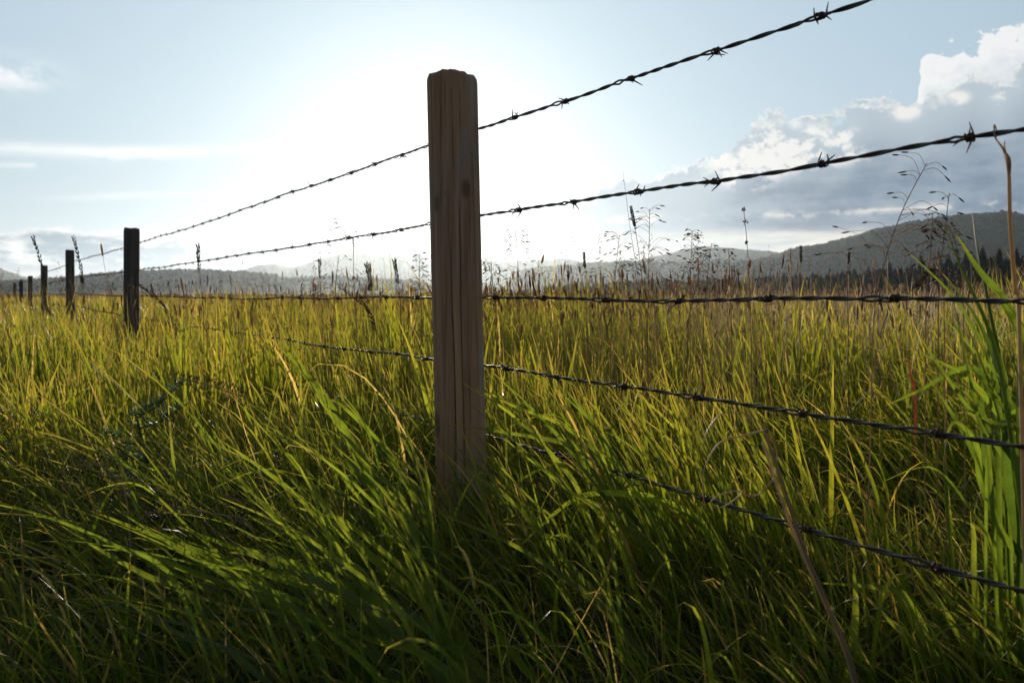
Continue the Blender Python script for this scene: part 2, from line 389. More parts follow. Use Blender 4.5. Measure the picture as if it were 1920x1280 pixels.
# ------------------------------------------------------------------ far woods and conifers
def conifer(rg, h=12., rad=2.2, tiers=11, pts=11, z0=.12):
    V = []; T = []; n = 0
    for k in range(tiers):
        f = k/(tiers-1); z = h*(z0+(1-z0)*f**.9); r = rad*(1-f)**.85*rg.uniform(.8, 1.15)+.10
        top = min(h, z+h*(1-z0)/tiers*1.9)
        a = np.arange(pts*2)/(pts*2)*2*np.pi+rg.uniform(0, 6)
        rr = r*np.where(np.arange(pts*2) % 2, rg.uniform(.35, .6, pts*2), rg.uniform(.75, 1.2, pts*2))
        ring = np.stack([rr*np.cos(a), rr*np.sin(a), z-rr*.30+rg.uniform(-.1, .1, pts*2)], -1)
        V.append(np.vstack([ring, [[rg.uniform(-.06, .06), 0, top]]])); m_ = pts*2
        j = np.arange(m_); T.append(np.stack([j, (j+1) % m_, np.full(m_, m_)], -1)+n); n += m_+1
    return np.vstack(V), np.vstack(T)
m, t, o = mat('conifer_needles'); oc = ocoord(t)
c = mixc(t, noise(t, oc, 1.4, 4).ss(.35, .65), (.006, .014, .009), (.018, .030, .015))
p = principled(t, c, .8, .15); t.links.new(p.outputs[0], o.inputs[0]); M_con = m
m, t, o = mat('bark'); oc = ocoord(t)
c = mixc(t, noise(t, oc, 3., 4), (.05, .035, .025), (.10, .075, .055)); p = principled(t, c, .9, .1); t.links.new(p.outputs[0], o.inputs[0]); M_bark = m
m, t, o = mat('broadleaf_crowns'); oc = ocoord(t)
c = mixc(t, noise(t, oc, .12, 4).ss(.4, .6), (.012, .023, .012), (.034, .048, .020)); p = principled(t, c, .9, .1); t.links.new(p.outputs[0], o.inputs[0]); M_broad = m

protos = []
for k in range(4):
    rg = np.random.default_rng(50+k)
    V, T = conifer(rg, 12, rg.uniform(1.7, 2.5), 12, 10)
    cm = mesh('crown', V, None, T, mats=[M_con], smooth=False)
    V, Q, T = tube([(0, 0, -.3), (0, 0, 3), (0, 0, 10.5)], [.22, .18, .04], 7)
    tm = mesh('trunk', V, Q, T, mats=[M_bark]); protos.append((cm, tm))
rt = np.random.default_rng(5)
LBL = {0: 'dark conifer with a pointed crown at the front edge of the woods below the hill'}
con = []
for px, dist, hh in [(1925, 250, 13), (1906, 262, 14.5), (1893, 255, 11), (1874, 275, 15), (1858, 262, 12), (1843, 285, 16), (1826, 280, 13), (1812, 300, 16.5), (1795, 292, 12), (1778, 310, 15), (1760, 315, 16), (1744, 330, 13.5), (1728, 322, 15), (1708, 350, 14), (1690, 345, 12), (1668, 370, 15), (1650, 380, 12.5), (1628, 392, 14), (1604, 405, 13), (1580, 420, 12.5), (1556, 430, 14), (1530, 445, 12), (1500, 460, 13), (1470, 470, 13.5), (1436, 485, 12), (1400, 500, 13), (1366, 515, 12), (1330, 530, 13), (1290, 548, 14), (1250, 565, 12.5), (1208, 580, 14), (1160, 600, 13), (1072, 640, 15), (1050, 640, 11)]:
    k = int(rt.integers(4)); s = hh/12.*np.interp(px, [1400, 1750], [1.0, 1.12])
    r_ = thing('conifer_tree', LBL[0], 'tree', ((px-960)/F*dist, dist, -.1), 'conifers along the front of the woods')
    r_.scale = (s, s, s); r_.rotation_euler = (0, 0, rt.uniform(0, 6))
    link('crown', protos[k][0], r_); link('trunk', protos[k][1], r_)
# the wood behind reads as one mass
mb = MB()
lib = [conifer(np.random.default_rng(90+k), 12, 2.7, 8, 7) for k in range(5)]
for k in range(2600):
    px = rt.uniform(1020, 2250); f = (px-1020)/900.
    dist = np.interp(px, [1000, 1400, 1920, 2250], [660, 515, 265, 240])*(1.02+.5*rt.random()**1.6)
    hh = rt.uniform(8, 14)*np.interp(px, [1000, 1150, 1400, 1920], [.75, .92, 1.0, 1.12])
    V, T = lib[int(rt.integers(5))]; s = hh/12; a = rt.uniform(0, 6)
    c_, s_ = math.cos(a), math.sin(a)
    V = np.stack([V[:, 0]*c_-V[:, 1]*s_, V[:, 0]*s_+V[:, 1]*c_, V[:, 2]], -1)*[s, s, s]+[(px-960)/F*dist, dist, -.1]
    mb.add(V, None, T)
o = link('woods', mb.mesh('woods', [M_con], False)); tag(o, 'dark conifer woods massed at the foot of the big hill', 'woods', kind='stuff')
# broadleaf cover on the slopes
mb = MB()
import bmesh
bm = bmesh.new(); bmesh.ops.create_icosphere(bm, subdivisions=1, radius=1); IV = np.array([v.co[:] for v in bm.verts]); IT = np.array([[v.index for v in f.verts] for f in bm.faces]); bm.free()
for fn, n_, p0, p1, v0, v1, s0, s1 in ((hill_right, 9000, 1330, 2000, .8, 1.03, 1.8, 3.6), (hill_low, 7000, -60, 900, .8, 1.03, 1.6, 3.2), (hill_mid, 1500, 960, 1480, .85, 1.03, 2., 4.)):
    for k in range(n_):
        px = rt.uniform(p0, p1); vv = 1.03-(1.03-v0)*rt.random()**1.0
        P = fn(px, vv); s = rt.uniform(s0, s1)*rt.choice([.6, .8, 1., 1.25])
        if fbm2(np.array([P[0]/70]), np.array([P[1]/120]), 61, 3)[0] < -.16: continue
        mb.add(IV*rt.uniform(.75, 1.25, IV.shape)*[s, s, s*rt.uniform(.9, 1.4)]+P+[0, 0, s*.25], None, IT)
o = link('hillside_woods', mb.mesh('hillside_woods', [M_broad], False)); tag(o, 'rough woodland covering the slopes of the hills', 'woods', kind='stuff')

# ------------------------------------------------------------------ fence
fd = np.array([-.555, .832]); fn_ = np.array([.832, .555])        # along the fence, and away from the camera
C0 = np.array([(857-960)/F*1.6, 1.6]); SP = 4.15
tops = [.4415, .423, .478, .44, .362, .335, .33]
rads = [.0505, .0465, .042, .046, .042, .046, .045]
labels = ['thick rough-topped wooden fence post standing tall in the middle, low sun at its edge',
          'grey square-topped fence post, the second along the line after the thick middle post',
          'slim dark fence post, third along the line, a seed head beside its top',
          'fence post fourth along the line, small against the pale hills',
          'small fence post fifth along the line, top just above the low hill',
          'tiny fence post sixth along the line, deep in grass',
          'tiniest fence post, seventh and last of the line, half lost in grass']
def post_mesh(rad, z1, seed, fine, lean, sq):
    nth, nz_ = (300, 240) if fine else (56, 50)
    th = np.arange(nth)/nth*2*np.pi; z = np.linspace(-.25, z1, nz_)
    TH, Z = np.meshgrid(th, z)
    c4, s4 = np.abs(np.cos(TH)), np.abs(np.sin(TH))
    rr = (c4**sq+s4**sq)**(-1/sq)*rad
    rr = rr*(1+.026*fbm2(np.cos(TH)*1.2+9, np.sin(TH)*1.2+9+Z*2.2, seed, 4))
    gr = fbm2(np.cos(TH)*30+60, np.sin(TH)*30+60+Z*1.1, seed+3, 3)
    rr += gr*rad*.016
    cracks = [(-1.95, .005, .38, .60, .010), (-1.70, .006, -.2, .60, .018), (-1.36, .006, .05, .69, .015), (-1.08, .004, .22, .40, .010), (-2.5, .005, -.2, .5, .012), (-.7, .005, .3, .8, .012), (2.2, .008, -.2, .8, .02), (-1.55, .003, .68, .93, .006), (-1.22, .003, .76, .95, .007), (-1.8, .003, .80, .94, .006), (-.95, .003, .55, .70, .008), (-1.5, .004, -.2, .2, .012)]
    rr0 = rr.copy()
    if fine:
        for a, w, za, zb, dep in cracks:
            aa = a+.05*fbm(Z*6+a*7, seed+int(a*10) % 7, 3)+(Z-.4)*.03
            dd = (TH-aa+np.pi) % (2*np.pi)-np.pi
            fade = np.clip((Z-za)/.06, 0, 1)*np.clip((zb-Z)/.10, 0, 1)
            rr -= np.exp(-(dd/(w*1.9))**2)*dep*fade*.6
    x = rr*np.cos(TH)+lean[0]*(Z-.5); y = rr*np.sin(TH)+lean[1]*(Z-.5)
    # worn, uneven top: slow bevel and a chipped step
    chip = fbm2(np.cos(TH)*3+9, np.sin(TH)*3+9, seed+8, 4)
    topz = z1-.004+chip*.005+fbm2(np.cos(TH)*9+9, np.sin(TH)*9+9, seed+18, 3)*.0022-np.clip((np.cos(TH)-.50)/.25, 0, 1)*.004*(1 if fine else .3)
    k = np.clip((Z-(z1-.02))/.02, 0, 1)
    Zt = np.where(Z > z1-.02, (z1-.02)+(topz-(z1-.02))*k, Z)
    sh = 1-.055*k**3
    x = (x-lean[0]*(Z-.5))*sh+lean[0]*(Zt-.5); y = (y-lean[1]*(Z-.5))*sh+lean[1]*(Zt-.5)
    post_mesh.crack = np.clip((rr0-rr)/.004, 0, 1).reshape(-1)
    V = [np.stack([x, y, Zt], -1).reshape(-1, 3)]
    i = np.arange(nz_-1)[:, None]*nth; j = np.arange(nth)[None]; kk = (j+1) % nth
    Q = [np.stack([i+j, i+kk, i+nth+kk, i+nth+j], -1).reshape(-1, 4)]
    base = (nz_-1)*nth; last = V[0][base:base+nth]; n0 = len(V[0])
    cx = np.array([lean[0]*(z1-.5), lean[1]*(z1-.5), 0]); prev = base
    for s_ in (.75, .5, .25):
        ring = cx+(last-cx)*[s_, s_, 1]; ring[:, 2] = z1-.004+(last[:, 2]-z1+.004)*s_+fbm2(np.cos(th)*2+9, np.sin(th)*2+9, seed+int(s_*9), 3)*.003
        V.append(ring); Q.append(np.stack([prev+np.arange(nth), prev+(np.arange(nth)+1) % nth, n0+(np.arange(nth)+1) % nth, n0+np.arange(nth)], -1)); prev = n0; n0 += nth
    V.append(cx[None]+[[0, 0, z1-.003]])
    T = np.stack([prev+np.arange(nth), prev+(np.arange(nth)+1) % nth, np.full(nth, n0)], -1)
    return np.vstack(V), np.vstack(Q), T
for k in range(7):
    c = C0+fd*SP*k
    lean = [(-.024, .0), (.002, 0), (-.012, .01), (-.008, 0), (.01, 0), (0, 0), (.01, 0)][k]
    V, Q, T = post_mesh(rads[k], H+tops[k], 30+k, k == 0, lean, 2.02 if k == 0 else 3.2)
    if k: a = R([0, 28, 35, 20, 30, 34, 30][k]); V = np.stack([V[:, 0]*math.cos(a)-V[:, 1]*math.sin(a), V[:, 0]*math.sin(a)+V[:, 1]*math.cos(a), V[:, 2]], -1)
    o = link('fence_post', mesh('fence_post', V, Q, T, {'crack': np.concatenate([post_mesh.crack, np.zeros(len(V)-len(post_mesh.crack))])}, mats=[M_wood if k == 0 else M_wood_grey]), None, (c[0], c[1], 0))
    tag(o, labels[k], 'fence post', 'wooden posts of the barbed wire fence')

# wires: five strands, each two twisted wires with barbs
hts = [.340, .1610, -.006, -.143, -.286]
wlab = ['topmost strand of barbed wire, rising against the open sky',
        'barbed wire strand second from the top, crossing the cloud bank',
        'level barbed wire strand third from the top, running along the horizon',
        'barbed wire strand fourth from the top, sloping down through the lit grass',
        'lowest barbed wire strand, half buried in the dark grass']
dh = [0, -.004, .028, .012, -.03, -.05, -.06]
S0, S1 = -3.2, SP*6+.02
def wire_pos(s, w):
    s = np.asarray(s, float)
    q = C0+fn_*.0545; XY = q[None]+fd[None]*s[:, None]
    ks = np.arange(-1, 7)*SP; zz = [hts[w]+.004]+[hts[w]+dh[k]*(1 if hts[w] > 0 else .8) for k in range(7)]
    z = np.interp(s, ks, zz); u = (s/SP) % 1.
    z = z-4*u*(1-u)*[.010, .006, .008, .012, .014][w]*np.where(s < 0, .6, 1)+fbm(s*2.3+w*31, 70+w, 3)*.007+fbm(s*19+w*5, 170+w, 2)*.0013
    off = fbm(s*1.7+w*11, 80+w, 3)*.006
    return np.stack([XY[:, 0]+fn_[0]*off, XY[:, 1]+fn_[1]*off, H+z], -1)
RW = .0016
def barb_mesh(seed, simple=False):
    rg = np.random.default_rng(seed); mb = MB(); n = 10 if simple else 46; sd = 4 if simple else 6
    for e in (0, 1):                                   # two short wires, each wound round the pair
        turns = 1.35+rg.uniform(0, .5); a0 = rg.uniform(0, 6)
        a = np.linspace(a0, a0+turns*2*np.pi, n); rr = 2.1*RW+rg.uniform(0, .0006)+rg.normal(0, .00025, n)
        xx = np.linspace(-.0055, .0050, n)*(1 if e else -.9)+rg.uniform(-.003, .003)+rg.normal(0, .0004, n)
        mid = np.stack([xx, rr*np.cos(a), rr*np.sin(a)], -1)
        tl = lambda P, Q_, L, b: P+(Q_-P)/np.linalg.norm(Q_-P)*L+np.array([b, 0, 0])
        L1, L2 = rg.uniform(.010, .019), rg.uniform(.010, .019); b1, b2 = rg.uniform(-.007, .007, 2)
        e1 = tl(mid[1], mid[0], L1, b1); e2 = tl(mid[-2], mid[-1], L2, b2)
        P = np.vstack([[e1], [mid[0]+(e1-mid[0])*.3], mid, [mid[-1]+(e2-mid[-1])*.3], [e2]])
        rad_ = np.full(len(P), .00115); rad_[0] = rad_[-1] = .0005
        V, Q, T = tube(P, rad_, sd); mb.add(V, Q, T)
    return mb
barb_lib = [barb_mesh(200+k).mesh('barb', [M_barb]) for k in range(8)]
barb_simple = [barb_mesh(300+k, True) for k in range(3)]
from mathutils import Matrix, Vector
for w in range(5):
    rw = np.random.default_rng(400+w)
    root = thing('barbed_wire', wlab[w], 'barbed wire', (0, 0, 0), 'barbed wire strands on the fence')
    mb = MB()
    # barb places first: the twist is looser just beside a barb
    first = [-.128, -.135, -.06, -.10, -.12][w]
    bs = np.concatenate([-np.cumsum(rw.uniform(.155, .176, 9))[::-1]+first+.0, [first], first+np.cumsum(rw.uniform(.155, .176, 160))])
    bs = bs[(bs < SP*6) & (bs > -1.35)]
    for s0, s1, step, sides in ((S0, 3.4, .0055, 8), (3.4, S1, .02, 5)):
        s = np.arange(s0, s1+step, step); P = wire_pos(s, w)
        ph = s/.078*2*np.pi+w*2+fbm(s*3, 90+w, 2)*3.5+fbm(s*14, 190+w, 2)*1.2
        sep = RW*(.93+1.0*np.exp(-((s[:, None]-bs[None]-.022)/.014)**2).max(1)*(np.sin(s*37+w) > -.2))
        T = np.gradient(P, axis=0); T /= np.linalg.norm(T, axis=1)[:, None]
        A = np.cross(T, [0, 0, 1]); A /= np.linalg.norm(A, axis=1)[:, None]; B = np.cross(A, T)
        for e in (0, np.pi):
            V, Q, Tt = tube(P+sep[:, None]*(np.cos(ph+e)[:, None]*A+np.sin(ph+e)[:, None]*B), RW, sides); mb.add(V, Q, Tt)
    link('twisted_wire', mb.mesh('twisted_wire', [M_wire]), root)
    P = wire_pos(bs, w); P2 = wire_pos(bs+.01, w); far = MB(); nb = 0
    for k in range(len(bs)):
        x = P2[k]-P[k]; x /= np.linalg.norm(x); y = np.cross([0, 0, 1], x); y /= np.linalg.norm(y); z = np.cross(x, y)
        r_ = Matrix((x, y, z)).transposed().to_4x4(); r_.translation = Vector(P[k]); r_ = r_ @ Matrix.Rotation(rw.uniform(0, 6.28), 4, 'X')
        if nb < 98:
            o = link('barb', barb_lib[int(rw.integers(8))], root); o.matrix_local = r_; nb += 1
        else:
            q = barb_simple[int(rw.integers(3))]; M3 = np.array(r_)
            for V, Qq, Tt in [(np.concatenate(q.V), np.concatenate(q.Q), np.concatenate(q.T))]:
                far.add(V@M3[:3, :3].T+M3[:3, 3], Qq, Tt)
    if far.n:
        o = link('distant_barbs', far.mesh('distant_barbs', [M_barb]), root); tag(o, kind='stuff')

# ------------------------------------------------------------------ grass
def blades(root, L, phi, th0, bend, w, K, tint, twist=None, fold=False, pw=1.6):
    N = len(root); t = np.linspace(0, 1, K+1)
    th = th0[:, None]+bend[:, None]*t[None]**pw
    dl = (L/K)[:, None]
    ph = phi[:, None]+0*th
    T = np.stack([np.sin(th)*np.cos(ph), np.sin(th)*np.sin(ph), np.cos(th)], -1)
    mid = (T[:, :-1]+T[:, 1:])*.5
    P = np.concatenate([np.zeros((N, 1, 3)), np.cumsum(mid*dl[..., None], 1)], 1)+root[:, None]
    S = np.stack([-np.sin(ph), np.cos(ph), 0*ph], -1); Nn = np.cross(T, S)
    tw = (rng.uniform(-1.3, 1.3, N) if twist is None else twist)[:, None]+(rng.uniform(-.7, .7, N))[:, None]*t[None]
    S2 = S*np.cos(tw)[..., None]+Nn*np.sin(tw)[..., None]; N2 = np.cross(T, S2)
    prf = np.minimum(1, .45+t*2.2)*np.clip(1-t**2.2, 0, 1)**.8; prf[-1] = .02
    hw = (w[:, None]*.5*prf[None])[..., None]
    if fold:
        V = np.stack([P-S2*hw+N2*hw*.35, P, P+S2*hw+N2*hw*.35], 2); m_ = 3
    else:
        V = np.stack([P-S2*hw, P+S2*hw], 2); m_ = 2
    V = V.reshape(-1, 3)
    b = np.arange(N)[:, None, None]*(K+1)*m_+np.arange(K)[None, :, None]*m_+np.arange(m_-1)[None, None]
    Q = np.stack([b, b+1, b+m_+1, b+m_], -1).reshape(-1, 4)
    A = np.broadcast_to(t[None, :, None], (N, K+1, m_)).reshape(-1)
    return V, Q, np.repeat(tint, (K+1)*m_), A
def scatter(n, d0, d1, margin=1.25, power=2.):
    d = (d0**power+(d1**power-d0**power)*rng.random(n))**(1/power)
    x = (rng.random(n)*2-1)*960/F*d*margin+rng.uniform(-.25, .25, n)
    return np.stack([x, d, 0*d], -1)
def patch(P, s, seed): return fbm2(P[:, 0]/s+50, P[:, 1]/s+50, seed, 3)
gm = MB()
def put(res): gm.add(res[0], res[1], tint=res[2], along=res[3])
LEFT = np.pi
def tints(n, base, spread, straw):
    v = np.clip(rng.normal(base, spread, n), .02, .86); k = rng.random(n) < straw
    v[k] = rng.uniform(.9, 1., k.sum()); return v
def hfac(P):      # sward height (m): grazed short along the fence line, taller in the open field
    d = P[:, 1]-(P[:, 0]+.1)*-.0
    pxl = P[:, 0]/d*F+960
    return np.interp(d, [.8, 1.1, 1.35, 1.7, 2.3, 3.2, 6], [.085, .095, .165, .17, .20, .26, .28])*np.where((d > 1.15) & (d < 1.8), np.interp(pxl, [960, 1120], [1, .72]), 1)*np.where((d < 1.62) & (d > .9), 1-.38*np.exp(-((pxl-890)/95)**2), 1)*np.where((d > 2.4) & (d < 7), np.interp(P[:, 0]/d, [-.6, -.42, -.25], [.85, .72, 1.]), 1)
def clump(P, s, seed, lo, cut=True):
    k = fbm2(P[:, 0]/s+50, P[:, 1]/s+50, seed, 3)
    return P[k+rng.normal(0, .10, len(P)) > lo]
def stand(n, d0, d1, power, s, seed, lo, lk, w0, w1, lean, lsd, tsd, t0, bend, bsd, K, tb, tsp, straw, fold=False, wide=1.3, wd=0., lrand=.5, pw=1.6):
    P = clump(scatter(n, d0, d1, wide, power), s, seed, lo); n = len(P)
    L = hfac(P)*rng.uniform(lk[0], lk[1], n)*(1+1.0*patch(P, .45, seed+40)+.9*patch(P, 1.7, seed+41))
    ph = np.where(rng.random(n) < lrand, rng.uniform(0, 6.28, n), rng.normal(LEFT+lean, lsd, n))
    put(blades(P, L, ph, np.abs(rng.normal(t0, tsd, n)), rng.normal(bend, bsd, n), rng.uniform(w0, w1, n)*(1+wd*P[:, 1]), K, tints(n, tb, tsp, straw), fold=fold, pw=pw))
# a) open field behind the fence: upright, leafy, with gaps
stand(22000, 1.9, 7.5, 1.6, .22, 1, -.22, (.6, 1.15), .0042, .0088, 0, .9, .13, .06, .25, .3, 5, .52, .20, .09, wd=.05)
stand(12000, 1.9, 7.5, 1.5, .30, 2, -.05, (.85, 1.45), .0070, .0130, 0, .9, .12, .05, .22, .25, 7, .58, .16, .05, fold=True)
stand(3600, 1.6, 6., 1.5, .5, 2, -.1, (1.2, 1.75), .0070, .0120, 0, .6, .12, .10, .30, .25, 8, .66, .12, .03, fold=True, lrand=.3)
# b) fence-line sward leaning with the wind
stand(9000, .82, 2.1, 1.4, .20, 5, -.20, (.7, 1.4), .0022, .0060, .1, .6, .28, .50, .45, .4, 6, .34, .18, .07, lrand=.35)
stand(3800, .85, 2.0, 1.4, .25, 6, -.02, (1.3, 2.2), .0034, .0080, .0, .4, .22, .72, .35, .3, 9, .46, .18, .02, fold=True, lrand=.14)
stand(1300, .85, 2.2, 1.4, .25, 16, -.1, (1.2, 2.2), .0030, .0070, .0, .6, .2, .45, 1.9, .5, 10, .50, .18, .06, fold=True, lrand=.25, pw=5.)      # snapped over
stand(900, .85, 1.9, 1.4, .4, 7, -.3, (1.0, 2.0), .0014, .0026, .0, .9, .3, .6, .5, .4, 8, .97, .02, .99, lrand=.4)
stand(2600, .85, 2.6, 1.4, .3, 17, -.3, (.5, 1.3), .0016, .0040, .0, .9, .25, 1.25, .9, .9, 7, .96, .03, .99, lrand=.9)                      # fallen thatch
n = 200; P = np.stack([rng.uniform(.15, .56, n), rng.uniform(1.15, 1.62, n), np.zeros(n)], -1)
put(blades(P, rng.uniform(.22, .42, n), rng.normal(LEFT, .5, n), np.abs(rng.normal(.30, .18, n)), rng.normal(.35, .25, n), rng.uniform(.004, .0095, n), 9, tints(n, .55, .16, .03), fold=True))
n = 130; P = np.stack([rng.uniform(-.12, .10, n), rng.uniform(1.2, 1.5, n), np.zeros(n)], -1)
put(blades(P, rng.uniform(.14, .30, n), rng.normal(LEFT, .6, n), np.abs(rng.normal(.4, .2, n)), rng.normal(.4, .3, n), rng.uniform(.0025, .006, n), 9, tints(n, .42, .16, .2), fold=True))
# c) fine bottom growth
stand(24000, .85, 3.4, 1.4, .15, 8, -.4, (.25, .7), .0014, .0034, 0, 2., .35, .45, .5, .5, 4, .22, .16, .10, lrand=.8)
# d) middle and far field
stand(130000, 6.5, 24, 1.6, .7, 9, -.3, (.6, 1.2), .0050, .0095, 0, 1.2, .12, .08, .25, .3, 3, .48, .18, .18, wd=.045, wide=1.2)
stand(110000, 22, 170, 1.25, 3., 10, -.5, (.7, 1.25), .010, .016, 0, 1.2, .1, .08, .25, .25, 2, .55, .16, .34, wd=.03, wide=1.12)
# e) the same meadow beyond the edges of the view
def beyond(n, x0, x1, y0, y1, L0, L1, w0, w1, K, tb, lean):
    P = np.stack([rng.uniform(x0, x1, n), rng.uniform(y0, y1, n), np.zeros(n)], -1)
    P = P[(np.abs(P[:, 0]) > np.maximum(P[:, 1], 0)*.643*1.18+.30)]; P = P[np.hypot(P[:, 0], P[:, 1]) > .35]; n = len(P)
    put(blades(P, rng.uniform(L0, L1, n)*(1+.8*patch(P, .6, 60)), np.where(rng.random(n) < .5, rng.uniform(0, 6.28, n), rng.normal(LEFT, .6, n)), np.abs(rng.normal(lean, .2, n)), rng.normal(.4, .3, n), rng.uniform(w0, w1, n), K, tints(n, tb, .18, .1)))
beyond(30000, -3.2, 3.2, -1.6, 2.6, .08, .20, .0025, .0065, 5, .40, .4)
beyond(30000, -8, 8, 1.5, 8, .16, .32, .005, .010, 4, .52, .12)
beyond(60000, -40, 40, 6, 40, .18, .34, .012, .026, 2, .52, .10)
o = link('grass', gm.mesh('grass', [M_grass])); tag(o, 'dense green and straw coloured meadow grass covering the whole field', 'grass', kind='stuff')

# ------------------------------------------------------------------ seeding grass of the field (uncountable)
sm = MB()
def stems(P, top, r, tint=.5):
    N = len(P); K = 3; t = np.linspace(0, 1, K+1)
    d = top-P; bow = rng.normal(0, .02, (N, 3)); bow[:, 2] = 0
    C = P[:, None]+d[:, None]*t[None, :, None]+bow[:, None]*(4*t*(1-t))[None, :, None]
    a = np.arange(3)/3*2*np.pi; off = np.stack([np.cos(a), np.sin(a), 0*a], -1)
    V = (C[:, :, None]+off[None, None]*(r[:, None, None, None]*(1-.45*t)[None, :, None, None])).reshape(-1, 3)
    b = np.arange(N)[:, None, None]*(K+1)*3+np.arange(K)[None, :, None]*3; j = np.arange(3)[None, None]; k = (j+1) % 3
    Q = np.stack([b+j, b+k, b+3+k, b+3+j], -1).reshape(-1, 4)
    sm.add(V, Q, m=0, tint=np.repeat(rng.uniform(.45, .95, N), (K+1)*3), along=0.5); return C[:, -1]-C[:, -2]
def spindles(P, D, L, r, rings=(.15, .5, .85), sides=5, tint=None, m=1, target=None):
    N = len(P); D = D/np.linalg.norm(D, axis=1)[:, None]
    A = np.cross(D, [.3, .9, .31]); A /= np.linalg.norm(A, axis=1)[:, None]; B = np.cross(D, A)
    prf = np.sin(np.pi*np.array(rings))**.6; a = np.arange(sides)/sides*2*np.pi
    ring = P[:, None, None]+D[:, None, None]*(np.array(rings)[None, :, None, None]*L[:, None, None, None])+(np.cos(a)[None, None, :, None]*A[:, None, None]+np.sin(a)[None, None, :, None]*B[:, None, None])*(r[:, None, None, None]*prf[None, :, None, None])
    nr = len(rings); ring = ring.reshape(N, -1, 3)
    V = np.concatenate([ring, P[:, None], (P+D*L[:, None])[:, None]], 1); m_ = nr*sides+2
    b = np.arange(N)[:, None, None]*m_; j = np.arange(sides)[None, None]; k = (j+1) % sides; i = np.arange(nr-1)[None, :, None]*sides
    Q = np.stack([b+i+j, b+i+k, b+i+sides+k, b+i+sides+j], -1).reshape(-1, 4)
    b = b[:, 0]; j = j[0]; k = k[0]; e = (nr-1)*sides
    T = np.concatenate([np.stack([b+k, b+j, b+m_-2+0*j], -1).reshape(-1, 3), np.stack([b+e+j, b+e+k, b+m_-1+0*j], -1).reshape(-1, 3)])
    tn = rng.random(N) if tint is None else tint
    (target or sm).add(V.reshape(-1, 3), Q, T, m=m, tint=np.repeat(tn, m_), along=.2)
def panicles(P, D, L, spread, ns, sl, sr, target=None, m=1):      # loose heads: many small spikelets round an axis
    N = len(P); D = D/np.linalg.norm(D, axis=1)[:, None]
    f = rng.random((N, ns)); off = rng.normal(0, 1, (N, ns, 3)); off /= np.linalg.norm(off, axis=2)[..., None]
    rad = spread[:, None]*np.sin(np.pi*(.12+.8*f))*rng.uniform(.2, 1, (N, ns))
    Q_ = P[:, None]+D[:, None]*(f*L[:, None])[..., None]+off*rad[..., None]
    DD = D[:, None]*.9+off*.6+rng.normal(0, .2, (N, ns, 3))
    spindles(Q_.reshape(-1, 3), DD.reshape(-1, 3), rng.uniform(.7, 1.2, N*ns)*np.repeat(sl, ns), np.repeat(sr, ns), (.4,), 4, None, m, target)
def stalks(n, d0, d1, h0, h1, power, kind, xbias=None, wide=1.2):
    P = scatter(n, d0, d1, wide, power)
    if xbias is not None:
        u = P[:, 0]/P[:, 1]*F+960; keep = rng.random(n) < np.interp(u, *xbias); P = P[keep]; n = len(P)
    h = rng.uniform(h0, h1, n)*(1+.25*patch(P, 2.5, 6)); lean = np.stack([rng.normal(-.05, .09, n), rng.normal(0, .07, n), 0*h], -1)*h[:, None]*1.0
    top = P+lean; top[:, 2] = h; s = 1+P[:, 1]*.045
    D = stems(P, top, .0009*s)
    if kind == 'spike': spindles(top, D, rng.uniform(.025, .055, n), rng.uniform(.0024, .0036, n)*(1+P[:, 1]*.045))
    else: panicles(top-D/np.linalg.norm(D, axis=1)[:, None]*.02, D, rng.uniform(.05, .10, n), rng.uniform(.006, .018, n), 16, .0075*s, .0010*s)
xb = ([-400, 0, 200, 700, 900, 1100, 2400], [.12, .12, .2, .4, .85, 1, 1])
xr = ([0, 820, 950, 1450, 1600, 2400], [0, .1, .8, .9, .45, .4])
stalks(1900, 2.2, 6.5, .36, .52, 1.6, 'spike', xb)
stalks(1100, 2.0, 5.5, .44, .60, 1.6, 'spike', xr)
stalks(600, 1.9, 5., .46, .62, 1.6, 'panicle', xr)
stalks(1100, 2.0, 6., .32, .52, 1.6, 'panicle', xb)
stalks(900, 2.3, 6.5, .40, .56, 1.6, 'panicle', ([-400, 200, 300, 800, 880, 2400], [.2, .3, .9, 1, 0, 0]))
stalks(12000, 5.5, 24, .34, .52, 1.5, 'spike', xb)
stalks(5000, 5., 18, .32, .50, 1.6, 'panicle', xb)
stalks(26000, 20, 140, .34, .50, 1.2, 'spike')
o = link('seeding_grass', sm.mesh('seeding_grass', [M_straw, M_seed])); tag(o, 'brown seed heads standing all over the meadow', 'grass', kind='stuff')

